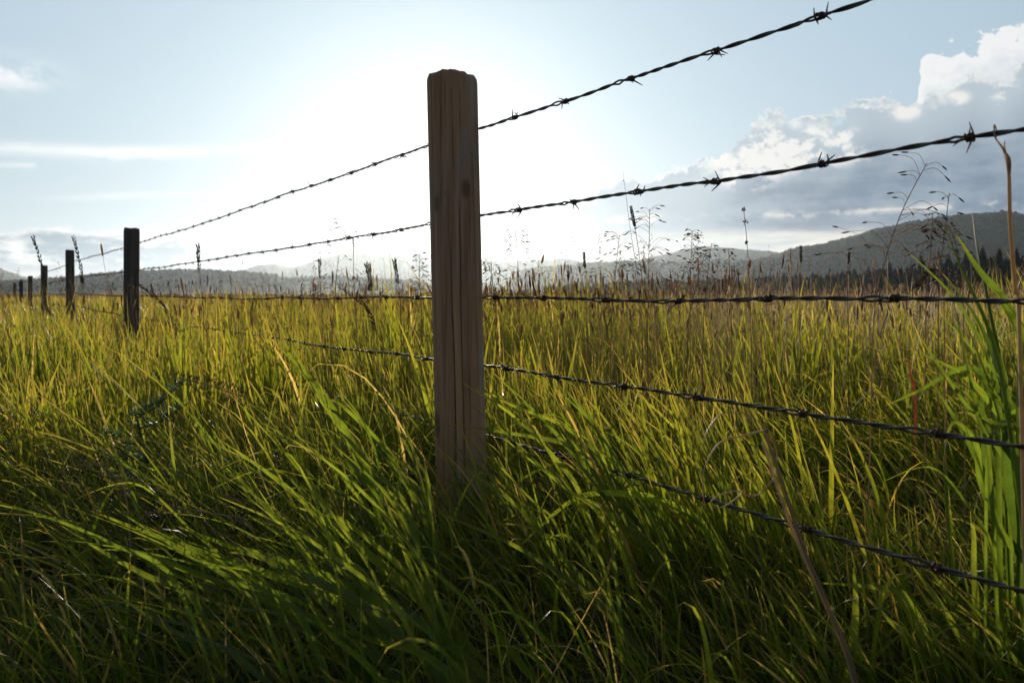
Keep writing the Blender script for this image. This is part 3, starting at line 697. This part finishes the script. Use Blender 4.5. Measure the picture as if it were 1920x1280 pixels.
# ------------------------------------------------------------------ single stalks that stand out
def smooth(P, n=24):
    P = np.asarray(P, float); k = len(P); u = np.linspace(0, k-1, n); i = np.clip(np.floor(u).astype(int), 0, k-2); f = (u-i)[:, None]
    g = lambda q: P[np.clip(q, 0, k-1)]
    a, b, c, d = g(i-1), g(i), g(i+1), g(i+2)
    return .5*(2*b+(c-a)*f+(2*a-5*b+4*c-d)*f**2+(3*b-a-3*c+d)*f**3)
def blade_along(mb, P, w, tint, n=18, roll=0., m=0):
    C = smooth(P, n); T = np.gradient(C, axis=0); T /= np.linalg.norm(T, axis=1)[:, None]
    view = C-[0, 0, H]; S = np.cross(T, view); S /= np.linalg.norm(S, axis=1)[:, None]; N = np.cross(S, T)
    tw = roll+np.linspace(-.25, .25, n)
    S, N = S*np.cos(tw)[:, None]+N*np.sin(tw)[:, None], N*np.cos(tw)[:, None]-S*np.sin(tw)[:, None]
    t = np.linspace(0, 1, n); prf = np.minimum(1, .5+t*2)*np.clip(1-t**2.4, 0, 1)**.85; prf[-1] = .02
    hw = (w*.5*prf)[:, None]
    V = np.stack([C-S*hw+N*hw*.3, C, C+S*hw+N*hw*.3], 1).reshape(-1, 3)
    b = np.arange(n-1)[:, None]*3+np.arange(2)[None]; Q = np.stack([b, b+1, b+4, b+3], -1).reshape(-1, 4)
    mb.add(V, Q, m=m, tint=tint, along=np.repeat(t*.8, 3))
def stalk(name, label, pts, d, kind, head, grp='seed stalks standing above the meadow', leaf=None, r=.0011, tone=(.1, .6), spread=1., d2=None):
    """pts: photo points from low to tip; head: share of the path that carries seeds"""
    P = [W(p[0], p[1], d+(d2-d)*k/(len(pts)-1) if d2 else d) for k, p in enumerate(pts)]
    foot = P[0]+(P[0]-P[1])*.25; foot[2] = 0; foot[0] += (P[0]-P[1])[0]*.6
    root = thing(name, label, 'grass stalk', tuple(foot), grp)
    C = smooth([foot, (foot+P[0])*.5]+P, 44)-foot
    mb = MB(); V, Q, T = tube(C, np.linspace(r*1.25, r*.5, 44), 6); mb.add(V, Q, T, tint=rng.uniform(.3, .8), along=.3)
    if leaf:
        for (a, b, w_) in leaf:
            blade_along(mb, [C[int(a*43)]+foot, C[int(a*43)]+foot+np.array(b)*.5+[0, 0, .02], C[int(a*43)]+foot+np.array(b)], w_, .5)
            mb.V[-1] = mb.V[-1]-foot
    link('stem', mb.mesh('stem', [M_straw]), root)
    ln = len(C); i0 = int(ln*(1-head)); hm = MB(); ax = C[i0:]; Lh = np.linalg.norm(np.diff(ax, axis=0), axis=1).sum(); Dn = ax[-1]-ax[0]; Dn /= np.linalg.norm(Dn)
    side = np.array([Dn[2], 0, -Dn[0]])
    def tn(n): return rng.uniform(tone[0], tone[1], n)
    V, Q, T = tube(ax, r*.45, 4); hm.add(V, Q, T, m=1, tint=.5, along=.2)
    fine = spread < .62
    if kind == 'timothy':
        n = 150; f = rng.random(n); a = rng.uniform(0, 6.28, n); i = np.clip((f*(len(ax)-1)).astype(int), 0, len(ax)-1)
        o_ = np.stack([np.cos(a), np.sin(a), 0*a], -1); rr = .0030*np.sin(np.pi*(.08+.84*f))**.5
        spindles(ax[0]+(ax[-1]-ax[0])*f[:, None]+o_*rr[:, None]*.5, o_+Dn*1.1, np.full(n, .0042), np.full(n, .0011), (.5,), 4, tn(n), 0, hm)
    elif kind == 'narrow':
        n = 44; f = np.linspace(0, 1, n)
        for q in range(n):
            c = ax[int(f[q]*(len(ax)-1))]; s_ = 1 if q % 2 else -1
            dd = Dn*1.0+side*s_*rng.uniform(.12, .5)*spread+np.array([0, rng.uniform(-.3, .3), 0]); L_ = min(.016, max(.006, Lh*.22))*rng.uniform(.6, 1.1)
            spindles(c[None]+side*s_*.001, dd[None], np.array([L_]), np.array([min(.0017, L_*.11)]), (.3, .65), 5, tn(1), 0, hm)
    elif kind == 'knot':
        for f0, n in ((0., 6), (.45, 12), (.72, 10), (.95, 14)):
            c = ax[int(f0*(len(ax)-1))]
            for q in range(n): 
                spindles((c+rng.normal(0, .0022, 3))[None], (Dn+rng.normal(0, .8, 3))[None], np.array([rng.uniform(.005, .009)]), np.array([.0013]), (.5,), 4, tn(1), 0, hm)
    else:                                              # open: drooping spikelets on hair-thin branches
        n = int(kind*(1.7 if fine else 1.15))
        for q in range(n):
            f = rng.uniform(0, 1)**.8; c = ax[int(f*(len(ax)-1))]; s_ = rng.choice([-1, 1])
            reach = Lh*rng.uniform(.12, .48)*(1.1-f*.75)*spread
            tip = c+side*s_*reach+Dn*reach*rng.uniform(-.1, .7)+np.array([0, rng.normal(0, reach*.4), 0])
            br = smooth([c, c+(tip-c)*.5+Dn*reach*.25, tip], 8); V, Q, T = tube(br, .00036, 4); hm.add(V, Q, T, m=1, tint=.7, along=.2)
            dd = (br[-1]-br[-2])/np.linalg.norm(br[-1]-br[-2])+np.array([0, 0, -.25])+side*s_*.4
            spindles(br[-1][None], dd[None], np.array([rng.uniform(.006, .010) if fine else rng.uniform(.010, .017)]), np.array([(.0014 if d > 1.6 else .0010) if fine else .0014]), (.3, .65), 5, tn(1), 0, hm)
    link('seed_head', hm.mesh('seed_head', [M_spike, M_straw]), root)
    return root
DARK, MID, PALE = (.0, .45), (.3, .8), (.7, 1.)
ST_ = [
 ('dark drooping seed head rising beside the slim third post', [(100, 640), (92, 570), (80, 505), (62, 446)], 2.4, 'narrow', .30, DARK, .9),
 ('dark seed head leaning over the gap between the second and third posts', [(168, 640), (158, 560), (152, 505), (138, 446)], 2.4, 'narrow', .30, DARK, .9),
 ('slender dark seed spike standing right of the grey second post', [(382, 620), (380, 560), (374, 510), (371, 462)], 2.3, 'narrow', .2, DARK, 1.1),
 ('tall open seed head crossing the second wire in front of the pale mountain', [(622, 640), (628, 560), (634, 490), (650, 416)], 2.1, 22, .40, DARK, .75),
 ('hair thin stalk with one small spike beside the tall open seed head', [(668, 610), (664, 540), (663, 490), (662, 448)], 2.1, 'narrow', .14, DARK, .3),
 ('short dark spike before the pale mountain slope', [(604, 600), (602, 550), (600, 520), (599, 486)], 2.2, 'narrow', .22, DARK, 1.1),
 ('bent brown seed head drooping across the level wire', [(720, 660), (706, 620), (690, 580), (640, 540)], 1.9, 'narrow', .4, MID, .8),
 ('curved brown seed head hanging beside the foot of the second post', [(330, 640), (322, 600), (300, 565), (262, 536)], 2.4, 'narrow', .4, MID, .7),
 ('brown spike just before the mountain, third from the thick post', [(700, 590), (697, 555), (694, 525), (686, 497)], 2.0, 'narrow', .35, DARK, 1.1),
 ('slim brown spike, second from the thick post', [(752, 600), (748, 550), (744, 515), (739, 489)], 2.0, 'narrow', .3, DARK, 1.1),
 ('pale feathery head close against the thick post on its sunny side', [(790, 600), (788, 550), (786, 510), (788, 470)], 2.0, 26, .45, PALE, .5),
 ('brown feathery head just beyond the thick post over the far hills', [(974, 600), (972, 530), (970, 480), (966, 432)], 1.9, 26, .42, DARK, .7),
 ('small pale head beside the thick post on its shaded side', [(930, 600), (926, 550), (922, 510), (920, 472)], 1.9, 22, .45, PALE, .6),
 ('dark furry cylindrical seed head on a tall stem, under the second wire', [(1214, 640), (1206, 545), (1196, 460), (1183, 388)], 1.8, 'timothy', .12, DARK, 1),
 ('open head of scattered spikelets beside the dark furry cylinder', [(1214, 620), (1216, 540), (1217, 460), (1218, 392)], 1.8, 34, .42, DARK, 1.0),
 ('loose low head of spikelets spreading toward the furry cylinder', [(1146, 620), (1150, 560), (1155, 500), (1162, 440)], 1.8, 30, .45, DARK, 1.0),
 ('pale silvery feathered head over the blue far hills', [(1294, 600), (1294, 540), (1296, 480), (1298, 432)], 1.9, 30, .35, PALE, .55),
 ('full brown head beside the silvery feathered one', [(1318, 620), (1322, 560), (1328, 505), (1334, 456)], 1.8, 24, .42, MID, .5),
 ('dense brown head leaning beside the clumped one', [(1290, 620), (1300, 560), (1312, 510), (1322, 476)], 1.7, 20, .5, MID, .45),
 ('dark clumped seed head on a thin bare stem, over the cloud gap', [(1408, 640), (1405, 540), (1401, 460), (1394, 390)], 1.8, 'knot', .30, DARK, 1),
 ('brown head spreading low beside the clumped one', [(1372, 610), (1370, 555), (1368, 510), (1366, 466)], 1.9, 18, .4, MID, .5),
 ('large open seed head spread wide against the dark cloud', [(1640, 580), (1662, 480), (1694, 390), (1738, 306)], 1.25, 25, .52, DARK, 1.05),
 ('open seed head touching the hill skyline next to the large one', [(1760, 560), (1764, 500), (1772, 430), (1780, 362)], 1.25, 17, .42, DARK, .75),
 ('silvery dry head before the big hill', [(1736, 590), (1740, 530), (1746, 460), (1749, 398)], 1.3, 24, .5, PALE, .3),
 ('brown curved head drooping before the hillside woods', [(1770, 580), (1764, 530), (1752, 505), (1722, 540)], 1.3, 'narrow', .4, MID, .5),
 ('thin brown head at the foot of the hill beside the broad leaves', [(1806, 560), (1800, 500), (1790, 450), (1776, 420)], 1.3, 18, .4, MID, .35),
 ('short furry spike over the dark woods', [(1500, 600), (1500, 540), (1502, 500), (1501, 462)], 2.0, 'timothy', .16, MID, 1),
 ('furry spike leaning beside the hill foot', [(1590, 590), (1588, 530), (1590, 500), (1592, 474)], 2.0, 'timothy', .18, MID, 1),
 ('dark furry spike above the field beyond the thick post', [(1100, 600), (1098, 540), (1097, 510), (1095, 474)], 2.1, 'timothy', .18, DARK, 1),
 ('purple brown head lying across the shaded leaves', [(560, 1010), (520, 985), (470, 955), (420, 926)], 1.15, 60, .55, MID, .22),
 ('rust brown plume nodding over the dark grass by the thistle', [(240, 960), (225, 905), (180, 872), (112, 880)], 1.15, 34, .5, MID, .35),
 ('reddish brown head lying over the dark sward below the thistle', [(470, 985), (410, 965), (340, 955), (272, 962)], 1.1, 60, .6, MID, .22),
 ('brown slanting head in the lit grass above the thistle', [(470, 760), (440, 740), (390, 722), (326, 706)], 1.5, 60, .55, MID, .22),
]
for k, (lab, pts, d, kind, head, tone, spr) in enumerate(ST_):
    stalk('grass_stalk', lab, pts, d, kind, head, tone=tone, spread=spr)
# the long bare hair with a knot
P = [W(1204, 600, 1.8), W(1196, 520, 1.8), W(1182, 430, 1.8), W(1168, 322, 1.8)]; ft = P[0].copy(); ft[2] = 0
mb = MB(); V, Q, T = tube(smooth([ft]+P, 30)-ft, np.linspace(.0008, .0003, 30), 5); mb.add(V, Q, T, tint=.1, along=.3)
spindles((W(1169.5, 341, 1.8)-ft)[None], np.array([[-.02, 0, .1]]), np.array([.005]), np.array([.0013]), (.5,), 5, np.array([.1]), 0, mb)
o = link('bare_stalk', mb.mesh('bare_stalk', [M_spike]), None, tuple(ft)); tag(o, 'hair thin bare stalk rising above the second wire toward the clouds', 'grass stalk', 'seed stalks standing above the meadow')
# broken dry stem hooked over the second wire
ws = wire_pos(np.linspace(-1.6, 0, 400), 1); uu = ws[:, 0]/ws[:, 1]*F+960; hook = ws[np.argmin(np.abs(uu-1868))]; dk = hook[1]
P = [W(1912, 640, dk+.02), W(1904, 540, dk+.01), W(1894, 420, dk-.008), W(1891, 320, dk-.012), W(1882, 282, dk-.012), W(1866, 258, dk-.009), hook+[-.004, -.001, .008], hook+[.004, .008, .003], hook+[.002, .006, -.006], W(1878, 272, dk-.010)]
ft = P[0].copy(); ft[2] = 0; ft[0] += .01
root = thing('dry_stem', 'broken straw stem hooked over the second wire, hanging beside the hill', 'dry stem', tuple(ft))
C = smooth([ft]+P, 90)-ft; rr = np.interp(np.linspace(0, 1, 90), [0, .36, .42, .55, 1], [.0022, .0021, .0019, .0009, .0006])
mb = MB(); V, Q, T = tube(C, rr*.9, 7); mb.add(V, Q, T, tint=.85, along=.1); link('stem', mb.mesh('stem', [M_straw]), root)
mb = MB(); blade_along(mb, [W(1893, 330, dk-.012), W(1892, 300, dk-.016), W(1884, 284, dk-.014), W(1884, 262, dk-.010)], .0035, .3)
mb.V = [v-ft for v in mb.V]; link('sheath', mb.mesh('sheath', [M_straw]), root)

# dry double stalk with curling tendrils, lower right
ft = np.array([W(1640, 1330, .74)[0], .74, 0.])
root = thing('dry_stem', 'tall tan double stem leaning over the dark grass, curled tendrils at its top', 'dry stem', tuple(ft))
A = [W(1600, 1280, .745), W(1560, 1160, .76), W(1510, 1050, .775), W(1470, 950, .79), W(1430, 828, .81)]
B = [W(1606, 1280, .74), W(1545, 1120, .755), W(1500, 1010, .77), W(1462, 890, .785), W(1432, 806, .805)]
for P, r_, tn_ in ((A, .0017, .98), (B, .0019, .45)):
    mb = MB(); V, Q, T = tube(smooth([ft]+P, 50)-ft, np.linspace(r_*1.1, r_*.8, 50), 7); mb.add(V, Q, T, tint=tn_, along=.1); link('stem', mb.mesh('stem', [M_straw]), root)
for pts in ([(1440, 806), (1400, 776), (1355, 775), (1325, 810), (1318, 850)], [(1436, 806), (1400, 815), (1350, 830), (1322, 875), (1318, 920), (1322, 955)], [(1448, 900), (1425, 925), (1405, 930), (1380, 920), (1345, 930), (1332, 945), (1355, 950), (1385, 930), (1392, 920)], [(1440, 815), (1455, 840), (1456, 870), (1448, 905)]):
    mb = MB(); C = smooth([W(a, b, .80+.02*math.sin(k)) for k, (a, b) in enumerate(pts)], 40)-ft
    V, Q, T = tube(C, np.linspace(.0009, .0005, 40), 6); mb.add(V, Q, T, tint=.8, along=.1); link('tendril', mb.mesh('tendril', [M_straw]), root)

# broad-leaved tufts
def fan(n, bx, by, ang, ln, d0, w, seed):      # many leaves of one tuft, all swept the same way by the wind
    rg = np.random.default_rng(seed); S = []
    for k in range(n):
        x, y = rg.uniform(*bx), rg.uniform(*by); a = R(rg.uniform(*ang)); L_ = rg.uniform(*ln); d = rg.uniform(*d0); b = R(rg.uniform(-4, 22))
        P = [(x, y)]
        for q in range(3): P.append((P[-1][0]-L_/3*math.cos(a+b*(1-q)), P[-1][1]-L_/3*math.sin(a+b*(1-q))))
        if rg.random() < .15: P[-1] = (P[-2][0]-L_/3.5, P[-2][1]+L_/12)       # folded tip
        S.append((P, d, d+rg.uniform(.03, .14), w[0]+(w[1]-w[0])*rg.random()**2))
    return S
def tuft(label, specs, base, seed, tr=(.3, .95), roll=.7):
    rg = np.random.default_rng(seed); mb = MB(); base = np.array(base, float)
    for (pts, d0, d1, w) in specs:
        P = [W(p[0], p[1], d0+(d1-d0)*k/(len(pts)-1)) for k, p in enumerate(pts)]
        if P[0][2] > .02:
            f = P[0]+(P[0]-P[1])*.8; f[2] = 0; P = [f]+P
        blade_along(mb, P, w, rg.uniform(*tr), 22, rg.uniform(-roll, roll))
    mb.V = [v-base for v in mb.V]
    o = link('grass_tuft', mb.mesh('grass_tuft', [M_blade]), None, tuple(base)); tag(o, label, 'grass tuft', 'broad leaved grass tufts by the fence'); return o
tuft('tall broad green leaves rising past the wires at the edge beside the hill', [
    ([(1920, 1000), (1895, 820), (1860, 640), (1800, 500), (1762, 402)], .86, .92, .011),
    ([(1900, 900), (1880, 720), (1850, 560), (1832, 470), (1822, 396)], .95, 1.0, .009),
    ([(1960, 820), (1930, 660), (1880, 560), (1835, 505), (1793, 440)], .84, .9, .012),
    ([(1990, 760), (1940, 660), (1900, 590), (1862, 540)], .80, .86, .012),
    ([(1935, 960), (1880, 850), (1800, 740), (1720, 625)], .92, .98, .011),
    ([(1945, 900), (1860, 760), (1800, 700), (1722, 660)], .95, 1.0, .009),
    ([(1925, 850), (1870, 730), (1810, 690), (1720, 735), (1660, 760)], .97, 1.02, .010),
    ([(1900, 1000), (1850, 900), (1800, 800), (1735, 700)], 1.0, 1.05, .009),
    ([(1915, 1050), (1890, 900), (1888, 780), (1905, 640)], .9, .95, .012),
    ([(1870, 1010), (1850, 880), (1842, 760), (1846, 640)], 1.0, 1.05, .010),
    ([(1930, 1080), (1880, 1000), (1840, 900), (1830, 830), (1790, 790), (1770, 830)], .9, .96, .010),
    ([(1790, 1100), (1775, 960), (1770, 860), (1780, 800)], 1.1, 1.1, .009),
    ([(1960, 1000), (1925, 860), (1910, 740), (1930, 600)], .82, .86, .014),
    ([(1980, 900), (1900, 800), (1860, 790), (1800, 760)], .86, .92, .008),
    ([(1905, 900), (1885, 800), (1868, 700), (1850, 590)], .98, 1.0, .007),
    ([(1890, 860), (1870, 760), (1848, 660), (1790, 570)], 1.0, 1.05, .006),
    ([(1900, 980), (1860, 860), (1830, 760), (1760, 700)], 1.0, 1.05, .007),
    ([(1930, 1080), (1905, 960), (1890, 860), (1850, 790)], .92, .96, .008),
  ]+fan(16, (1850, 2010), (760, 1080), (44, 80), (200, 400), (.88, 1.05), (.0035, .009), 75), (.58, .86, 0), 1, (0, .6), 1.0)
tuft('sweep of long bright leaves leaning over in front of the post on its sunny side', [
    ([(760, 1100), (705, 930), (640, 790), (575, 700), (520, 650)], 1.20, 1.35, .013),
    ([(780, 1130), (720, 950), (660, 830), (600, 740), (550, 655)], 1.22, 1.35, .010),
    ([(840, 1180), (740, 1080), (640, 1000), (520, 900), (415, 826)], 1.02, 1.16, .014),
    ([(800, 1170), (690, 1090), (590, 1030), (480, 930), (440, 880)], 1.05, 1.15, .012),
    ([(860, 1220), (720, 1130), (560, 1060), (420, 1020), (330, 985)], .95, 1.06, .012),
    ([(800, 1240), (680, 1130), (560, 1075), (480, 1040), (430, 1035)], .92, 1.0, .014),
    ([(720, 1190), (600, 1110), (420, 1050), (280, 1000), (165, 955)], .95, 1.1, .012),
    ([(690, 1220), (520, 1130), (380, 1080), (260, 1035), (190, 1030)], .92, 1.05, .010),
    ([(880, 1260), (800, 1140), (750, 1010), (720, 930)], .98, 1.06, .010),
    ([(820, 1060), (790, 1010), (755, 925), (745, 880)], 1.2, 1.25, .010),
    ([(840, 1100), (790, 960), (720, 840), (640, 760), (615, 750)], 1.25, 1.35, .010),
    ([(880, 1210), (780, 1090), (650, 980), (600, 965), (540, 945)], 1.02, 1.12, .009),
    ([(760, 1330), (680, 1240), (610, 1180), (560, 1090)], .85, .92, .010),
    ([(900, 1320), (800, 1230), (700, 1200), (600, 1165)], .86, .95, .011),
    ([(560, 1330), (430, 1220), (320, 1180), (200, 1100)], .86, .95, .010),
    ([(990, 1260), (900, 1150), (800, 1060), (720, 1000)], .95, 1.05, .009),
  ]+fan(46, (620, 900), (1080, 1290), (26, 62), (240, 480), (.92, 1.15), (.0028, .0095), 71)+fan(42, (330, 760), (1080, 1300), (12, 44), (220, 440), (.88, 1.05), (.0024, .0080), 72)+fan(16, (700, 830), (900, 1080), (45, 72), (180, 330), (1.15, 1.3), (.005, .0095), 73), (-.1, .95, 0), 2)
tuft('long slanting leaves crossing the post foot from its shaded side', [
    ([(1290, 1080), (1180, 960), (1060, 830), (980, 750), (915, 690)], 1.2, 1.38, .010),
    ([(1240, 1010), (1150, 880), (1060, 800), (960, 760), (890, 720)], 1.25, 1.4, .009),
    ([(1260, 1010), (1160, 870), (1100, 780), (1060, 730)], 1.25, 1.35, .011),
    ([(1200, 990), (1120, 860), (1060, 830), (960, 812), (870, 800)], 1.25, 1.38, .012),
    ([(1060, 1130), (980, 990), (900, 890), (850, 830)], 1.2, 1.35, .010),
    ([(1300, 1130), (1200, 1010), (1110, 880), (1070, 770)], 1.15, 1.3, .011),
    ([(1150, 1150), (1050, 1040), (960, 940), (860, 870)], 1.1, 1.25, .011),
    ([(1330, 1000), (1240, 940), (1150, 925), (1080, 935), (1010, 990), (960, 1040)], 1.15, 1.2, .013),
    ([(1330, 1010), (1260, 950), (1190, 925), (1100, 930)], 1.15, 1.2, .009),
    ([(1210, 1230), (1120, 1130), (980, 1030), (820, 960)], 1.0, 1.15, .011),
  ]+fan(26, (1000, 1330), (930, 1230), (38, 68), (200, 380), (1.05, 1.35), (.003, .0085), 74), (.2, 1.15, 0), 3)
tuft('few upright leaves catching light in the dark grass below the lowest wire', [
    ([(1598, 1240), (1602, 1180), (1604, 1120), (1600, 1062)], .92, .93, .011),
    ([(1570, 1330), (1590, 1260), (1600, 1220), (1596, 1190)], .9, .92, .009),
    ([(1760, 1240), (1700, 1120), (1640, 1100), (1530, 1092)], .95, 1.0, .010),
    ([(1780, 1280), (1720, 1180), (1680, 1110), (1620, 1060)], .95, 1.0, .009),
    ([(1840, 1260), (1780, 1160), (1740, 1100), (1710, 1060)], .95, 1., .010),
    ([(1830, 1130), (1826, 1060), (1826, 1000), (1822, 980)], 1., 1., .008),
  ], (.4, .93, 0), 4)
tuft('upright yellow green leaves in the open grass near the grey second post', [
    ([(335, 720), (337, 660), (340, 610), (342, 575)], 2.6, 2.6, .014), ([(345, 720), (350, 660), (352, 620), (356, 590)], 2.6, 2.6, .012),
    ([(328, 720), (326, 670), (318, 640), (312, 610)], 2.6, 2.6, .012), ([(300, 730), (310, 690), (318, 660), (322, 640)], 2.6, 2.6, .010),
], (-1.1, 2.6, 0), 5)
# thistle
ft = W(285, 900, 1.5); ft[2] = 0
root = thing('thistle', 'dark bushy thistle with small prickly leaves among the sunlit grass', 'thistle', tuple(ft))
ax = smooth([ft, W(290, 940, 1.5), W(275, 860, 1.5), W(258, 790, 1.5), W(250, 772, 1.5)], 30)-ft
mb = MB(); V, Q, T = tube(ax, np.linspace(.004, .0015, 30), 7); mb.add(V, Q, T, tint=.5, along=.1)
lm = MB(); rg = np.random.default_rng(8)
br = [ax]
for k in range(7):
    c = ax[8+3*k]; e = c+np.array([rg.uniform(.03, .11)*rg.choice([-1, 1, 1]), rg.uniform(-.05, .05), rg.uniform(.02, .07)])
    b_ = smooth([c, (c+e)/2-[0, 0, .008], e], 16); br.append(b_); V, Q, T = tube(b_, np.linspace(.0018, .0008, 16), 5); mb.add(V, Q, T, tint=.5, along=.1)
for b_ in br:
    for k in range(26 if b_ is ax else 15):
        c = b_[int(rg.uniform(.25, 1)*(len(b_)-1))]; a = rg.uniform(0, 6.28); L_ = rg.uniform(.012, .030)
        dr = np.array([math.cos(a), math.sin(a), rg.uniform(-.1, .9)]); dr /= np.linalg.norm(dr); S = np.cross(dr, [0, 0, 1]); S /= np.linalg.norm(S)
        for q in range(5):
            f = q/5; p0 = c+dr*L_*f+[0, 0, -.004*f]; wv = L_*.34*(1-f*.7)
            tn_ = rg.random()
            for s_ in (-1, 1):
                lm.add(np.array([p0, p0+dr*L_*.24, p0+dr*L_*.30+S*s_*wv+[0, 0, rg.uniform(0, .006)]]), None, [(0, 1, 2)], tint=tn_, along=.1)
link('stem', mb.mesh('stem', [M_weed]), root); link('leaves', lm.mesh('leaves', [M_weed], False), root)
# red withered leaf
mb = MB(); b_ = W(1712, 720, 1.7); b_[2] = 0
blade_along(mb, [b_, W(1716, 760, 1.7), W(1708, 705, 1.7), W(1698, 655, 1.7)], .006, .0); mb.V = [v-b_ for v in mb.V]
o = link('withered_leaf', mb.mesh('withered_leaf', [M_red]), None, tuple(b_)); tag(o, 'single red withered leaf among green blades under the level wire', 'leaf')

# ------------------------------------------------------------------ haze: one box of even, pale air
HZ = 5200; zt = 245
hv = np.array([(x, y, z) for x in (-HZ, HZ) for y in (-HZ, HZ) for z in (-1.5, zt)], float)
hq = [(0, 1, 3, 2), (4, 6, 7, 5), (0, 4, 5, 1), (2, 3, 7, 6), (0, 2, 6, 4), (1, 5, 7, 3)]
m, t, o = mat('haze')
vp = t.nodes.new('ShaderNodeVolumePrincipled'); vp.inputs['Density'].default_value = .000044; vp.inputs['Anisotropy'].default_value = .72
vp.inputs['Color'].default_value = (.74, .87, 1, 1); t.links.new(vp.outputs[0], o.inputs['Volume'])
o = link('haze', mesh('haze', hv, hq, mats=[m], smooth=False)); tag(o, 'thin pale haze lying over the meadow and hills', 'haze', kind='stuff')

# ------------------------------------------------------------------ render settings
sc.view_settings.view_transform = 'Standard'; sc.view_settings.look = 'None'; sc.view_settings.exposure = .32; sc.view_settings.gamma = 1
c = sc.cycles
c.max_bounces = 6; c.diffuse_bounces = 3; c.glossy_bounces = 2; c.transmission_bounces = 4; c.transparent_max_bounces = 4; c.volume_bounces = 0
c.caustics_reflective = False; c.caustics_refractive = False; c.sample_clamp_indirect = 6
c.use_denoising = True; c.denoiser = 'OPENIMAGEDENOISE'
